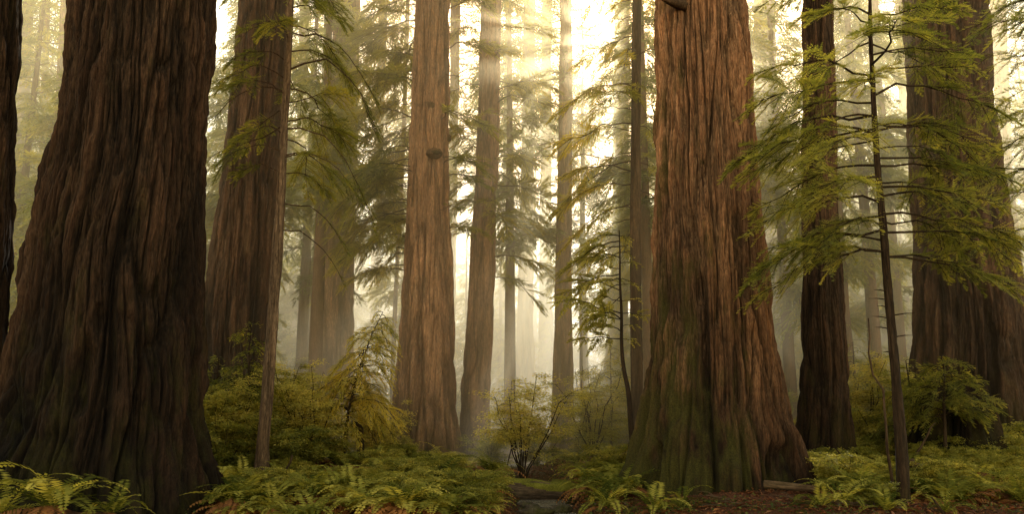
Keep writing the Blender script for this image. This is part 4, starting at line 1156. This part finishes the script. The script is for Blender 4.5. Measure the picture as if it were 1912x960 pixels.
# fallen sticks
for q, (xa, ya, xb, yb, D, lab) in enumerate([
    (1745, 790, 1705, 858, 16.5, 'bare stick leaning beside the stump'), (1560, 838, 1590, 876, 16.5, 'thin pale stick by the foot of the dark brown redwood'), (1615, 600, 1672, 905, 14.2, 'long thin bent stem leaning on the sapling'),
    (1790, 866, 1700, 872, 15.0, 'dark fallen branch on the litter below the stump'), (1420, 930, 1300, 944, 13.5, 'twig lying on the red litter'), (1830, 850, 1760, 836, 17.5, 'broken branch on the right bank'), (1460, 915, 1520, 925, 13.6, 'short stick on the red litter mound'),
    (520, 905, 548, 850, 16.0, 'pale dead stick poking out of the fern bank'), (935, 905, 975, 800, 21.6, 'dark slanting stem of the airy sunlit bush'), (1740, 930, 1762, 960, 12.5, 'dark upright twig at the near edge right of the sapling'),
]):
    a = W(xa, ya, D); b = W(xb, yb, D)
    r = np.random.default_rng(80 + q)
    s = np.linspace(0, 1, 10)[:, None]
    pts = a + (b - a) * s + np.cumsum(r.normal(0, 0.018, (10, 3)), 0) * np.linalg.norm(b - a)
    if yb > ya + 25: pts[-1, 2] = g1(pts[-1, 0], D) - 0.03
    if abs(yb - ya) <= 25: pts[:, 2] = g(pts[:, 0], pts[:, 1]) + 0.03
    if ya > yb + 25: pts[0, 2] = g1(pts[0, 0], D) - 0.03
    c = pts[-1].copy()
    t = Tubes(); t.add(pts - c, np.linspace(0.012, 0.028, 10), 6)
    root = thing('fallen_branch', lab, 'branch', c)
    link('stick', t.mesh('stick', M['bark_thin']), root)

_u = np.random.default_rng(23)
for (xa, xb, n, lab, grp) in ((400, 910, 34, 'low leafy huckleberry sprig between the ferns of the left bank', 'huckleberry sprigs of the left bank'), (1500, 1910, 26, 'low leafy huckleberry sprig on the shaded right forest floor', 'huckleberry sprigs on the right')):
    k_ = 0
    while k_ < n:
        px = _u.uniform(xa, xb); D = _u.uniform(13.5, 20); x = (px - 956) / FPX * D * 1.02
        if not clear_of(x, D, 0.3) or creek_dist(np.array([x]), np.array([D]))[0] < 1.0: continue
        dup(SH[2], (x, D, g1(x, D) - 0.03), _u.uniform(0, 6.28), _u.uniform(0.45, 0.95), lab, grp, (_u.normal(0, .1), _u.normal(0, .1))); k_ += 1
log_thing('fallen_log', 'dark rotten log half buried below the stump at right', W(1700, 872, 15.6) , W(1860, 880, 15.9), 0.13, 0.10, 44, True)
log_thing('fallen_log', 'broken bark slab lying on the red litter', W(1425, 905, 14.6), W(1525, 914, 14.3), 0.07, 0.05, 45, False)
# small dead twigs (nothing tells them apart)
_t = np.random.default_rng(15); first = None
for q in range(30):
    px = _t.uniform(1290, 1900); D = _t.uniform(12.4, 17.5)
    x = (px - 956) / FPX * D * 1.02
    if not clear_of(x, D, 0.4): continue
    loc = (x, D, g1(x, D) + 0.03)
    if first is None:
        first = thing('fallen_twig', 'small bare twig lying on the forest floor right of the huge mossy redwood', 'twig', loc, 'twigs on the right forest floor')
        t = Tubes()
        t.add([(-0.4, 0, 0.0), (-0.15, 0.05, 0.03), (0.1, 0.02, 0.05), (0.45, 0.1, 0.02)], [0.018, 0.016, 0.012, 0.005], 5)
        t.add([(0.0, 0.03, 0.04), (0.12, -0.1, 0.1), (0.3, -0.2, 0.08)], [0.01, 0.007, 0.003], 4)
        link('stick', t.mesh('stick', M['bark_grey']), first)
        first.rotation_euler = (0, 0, 0.6)
    else: dup(first, loc, _t.uniform(0, 6.28), _t.uniform(0.6, 1.5), None, None, (_t.normal(0, 0.1), _t.normal(0, 0.15)))

# litter and ground cover (uncountable)
def scatter(n, xr, yr, size, wk, mat, seed, name, label, fl=0.35, dens=None, up=0.0):
    r = np.random.default_rng(seed)
    x = r.uniform(*xr, n); y = yr[0] + (yr[1] - yr[0]) * r.random(n) ** 1.4
    if dens is not None:
        kp = r.random(n) < dens(x, y); x, y = x[kp], y[kp]
    kp = creek_dist(x, y) > 0.55; x, y = x[kp], y[kp]
    n = len(x)
    z = g(x, y) + r.uniform(0.0, 0.03, n) + up * r.random(n)
    a = r.uniform(0, 2 * PI, n)
    D_ = np.stack([np.cos(a), np.sin(a), r.normal(0, fl, n)], 1); N_ = np.stack([r.normal(0, fl, n), r.normal(0, fl, n), np.ones(n)], 1)
    lv = Leaves(); lv.add(np.stack([x, y, z], 1), D_, N_, size * r.uniform(0.5, 1.5, n), size * wk * r.uniform(0.7, 1.3, n), r.normal(0.5, 0.22, n))
    o = link(name, leaves_mesh(name, lv.arr(), mat, 'broad'))
    return tag(o, label, None, None, 'stuff')


scatter(60000, (-9, 11), (11, 24), 0.075, 0.16, M['litter'], 71, 'leaf_litter', 'red brown needles, twigs and dead leaves strewn over the forest floor')
scatter(5000, (-9, 11), (11, 22), 0.17, 0.22, M['litter'], 73, 'bark_debris', 'flakes of fallen bark and broken bits of dead wood on the forest floor', 0.3)
scatter(70000, (-10, 14), (11, 32), 0.055, 0.6, M['cover'], 72, 'ground_cover', 'low green ground cover of small leaves', 0.4, lambda x, y: np.clip((fbm(x * 0.8, y * 0.8, 55, 3) - 0.42) * 6 - 1.6 * np.exp(-((x - redx[0]) ** 2 / 2.5 + (y - 14.8) ** 2 / 3)), 0, 1), 0.10)

# ------------------------------------------------------------------ haze
import bmesh
bm = bmesh.new(); bmesh.ops.create_cube(bm, size=1.0)
me = bpy.data.meshes.new('haze'); bm.to_mesh(me); bm.free()
hz = link('haze', me); hz.location = (0, 19.5 + 60, 5.5); hz.scale = (220, 120, 23)
k = NT('mist'); vs = k.n('ShaderNodeVolumeScatter')
vs.inputs['Color'].default_value = (1.0, 0.90, 0.67, 1); vs.inputs['Density'].default_value = 0.034; vs.inputs['Anisotropy'].default_value = 0.66
o_ = k.n('ShaderNodeOutputMaterial'); k.l(vs.outputs[0], o_.inputs['Volume'])
try: k.m.cycles.homogeneous_volume = True
except Exception: pass
me.materials.append(k.m)
tag(hz, 'golden morning mist hanging among the trees', None, None, 'stuff')

# ------------------------------------------------------------------ light, world, camera
w = bpy.data.worlds.new('World'); scene.world = w; w.use_nodes = True
nt = w.node_tree; nt.nodes.clear()
sky = nt.nodes.new('ShaderNodeTexSky'); sky.sky_type = 'NISHITA'; sky.sun_disc = False
sky.sun_elevation = SUN_EL; sky.sun_rotation = SUN_AZ; sky.dust_density = 0.4; sky.air_density = 1.2; sky.ozone_density = 0.6
tint = nt.nodes.new('ShaderNodeMix'); tint.data_type = 'RGBA'; tint.blend_type = 'MULTIPLY'; tint.inputs[0].default_value = 1.0
tint.inputs[7].default_value = (5.2, 3.5, 1.9, 1)
bg = nt.nodes.new('ShaderNodeBackground'); bg.inputs[1].default_value = 0.15
wo = nt.nodes.new('ShaderNodeOutputWorld')
nt.links.new(sky.outputs[0], tint.inputs[6]); nt.links.new(tint.outputs[2], bg.inputs[0]); nt.links.new(bg.outputs[0], wo.inputs[0])

sl = bpy.data.lights.new('sun', 'SUN'); sl.energy = 8.0; sl.angle = R(0.6); sl.color = (1.0, 0.84, 0.56)
so = bpy.data.objects.new('sun', sl); COL.objects.link(so)
so.rotation_euler = Vector(SUN).to_track_quat('Z', 'Y').to_euler(); so.location = (8, 60, 40)

cd = bpy.data.cameras.new('camera'); cam = bpy.data.objects.new('camera', cd); COL.objects.link(cam)
cd.sensor_width = 36; cd.lens = 36 * FPX / 1912; cd.clip_end = 2000; cd.clip_start = 0.1
cam.location = (0, 0, CAMZ); cam.rotation_euler = (PI / 2 + PITCH, 0, 0)
scene.camera = cam

scene.view_settings.view_transform = 'Standard'
scene.view_settings.look = 'None'
scene.view_settings.exposure = 0; scene.view_settings.gamma = 1
cy = scene.cycles
cy.use_denoising = True; cy.denoiser = 'OPENIMAGEDENOISE'
cy.max_bounces = 7; cy.diffuse_bounces = 3; cy.glossy_bounces = 2; cy.transmission_bounces = 4; cy.volume_bounces = 4; cy.transparent_max_bounces = 8
cy.use_adaptive_sampling = True; cy.adaptive_threshold = 0.015
cy.sample_clamp_indirect = 6.0
cy.caustics_reflective = False; cy.caustics_refractive = False
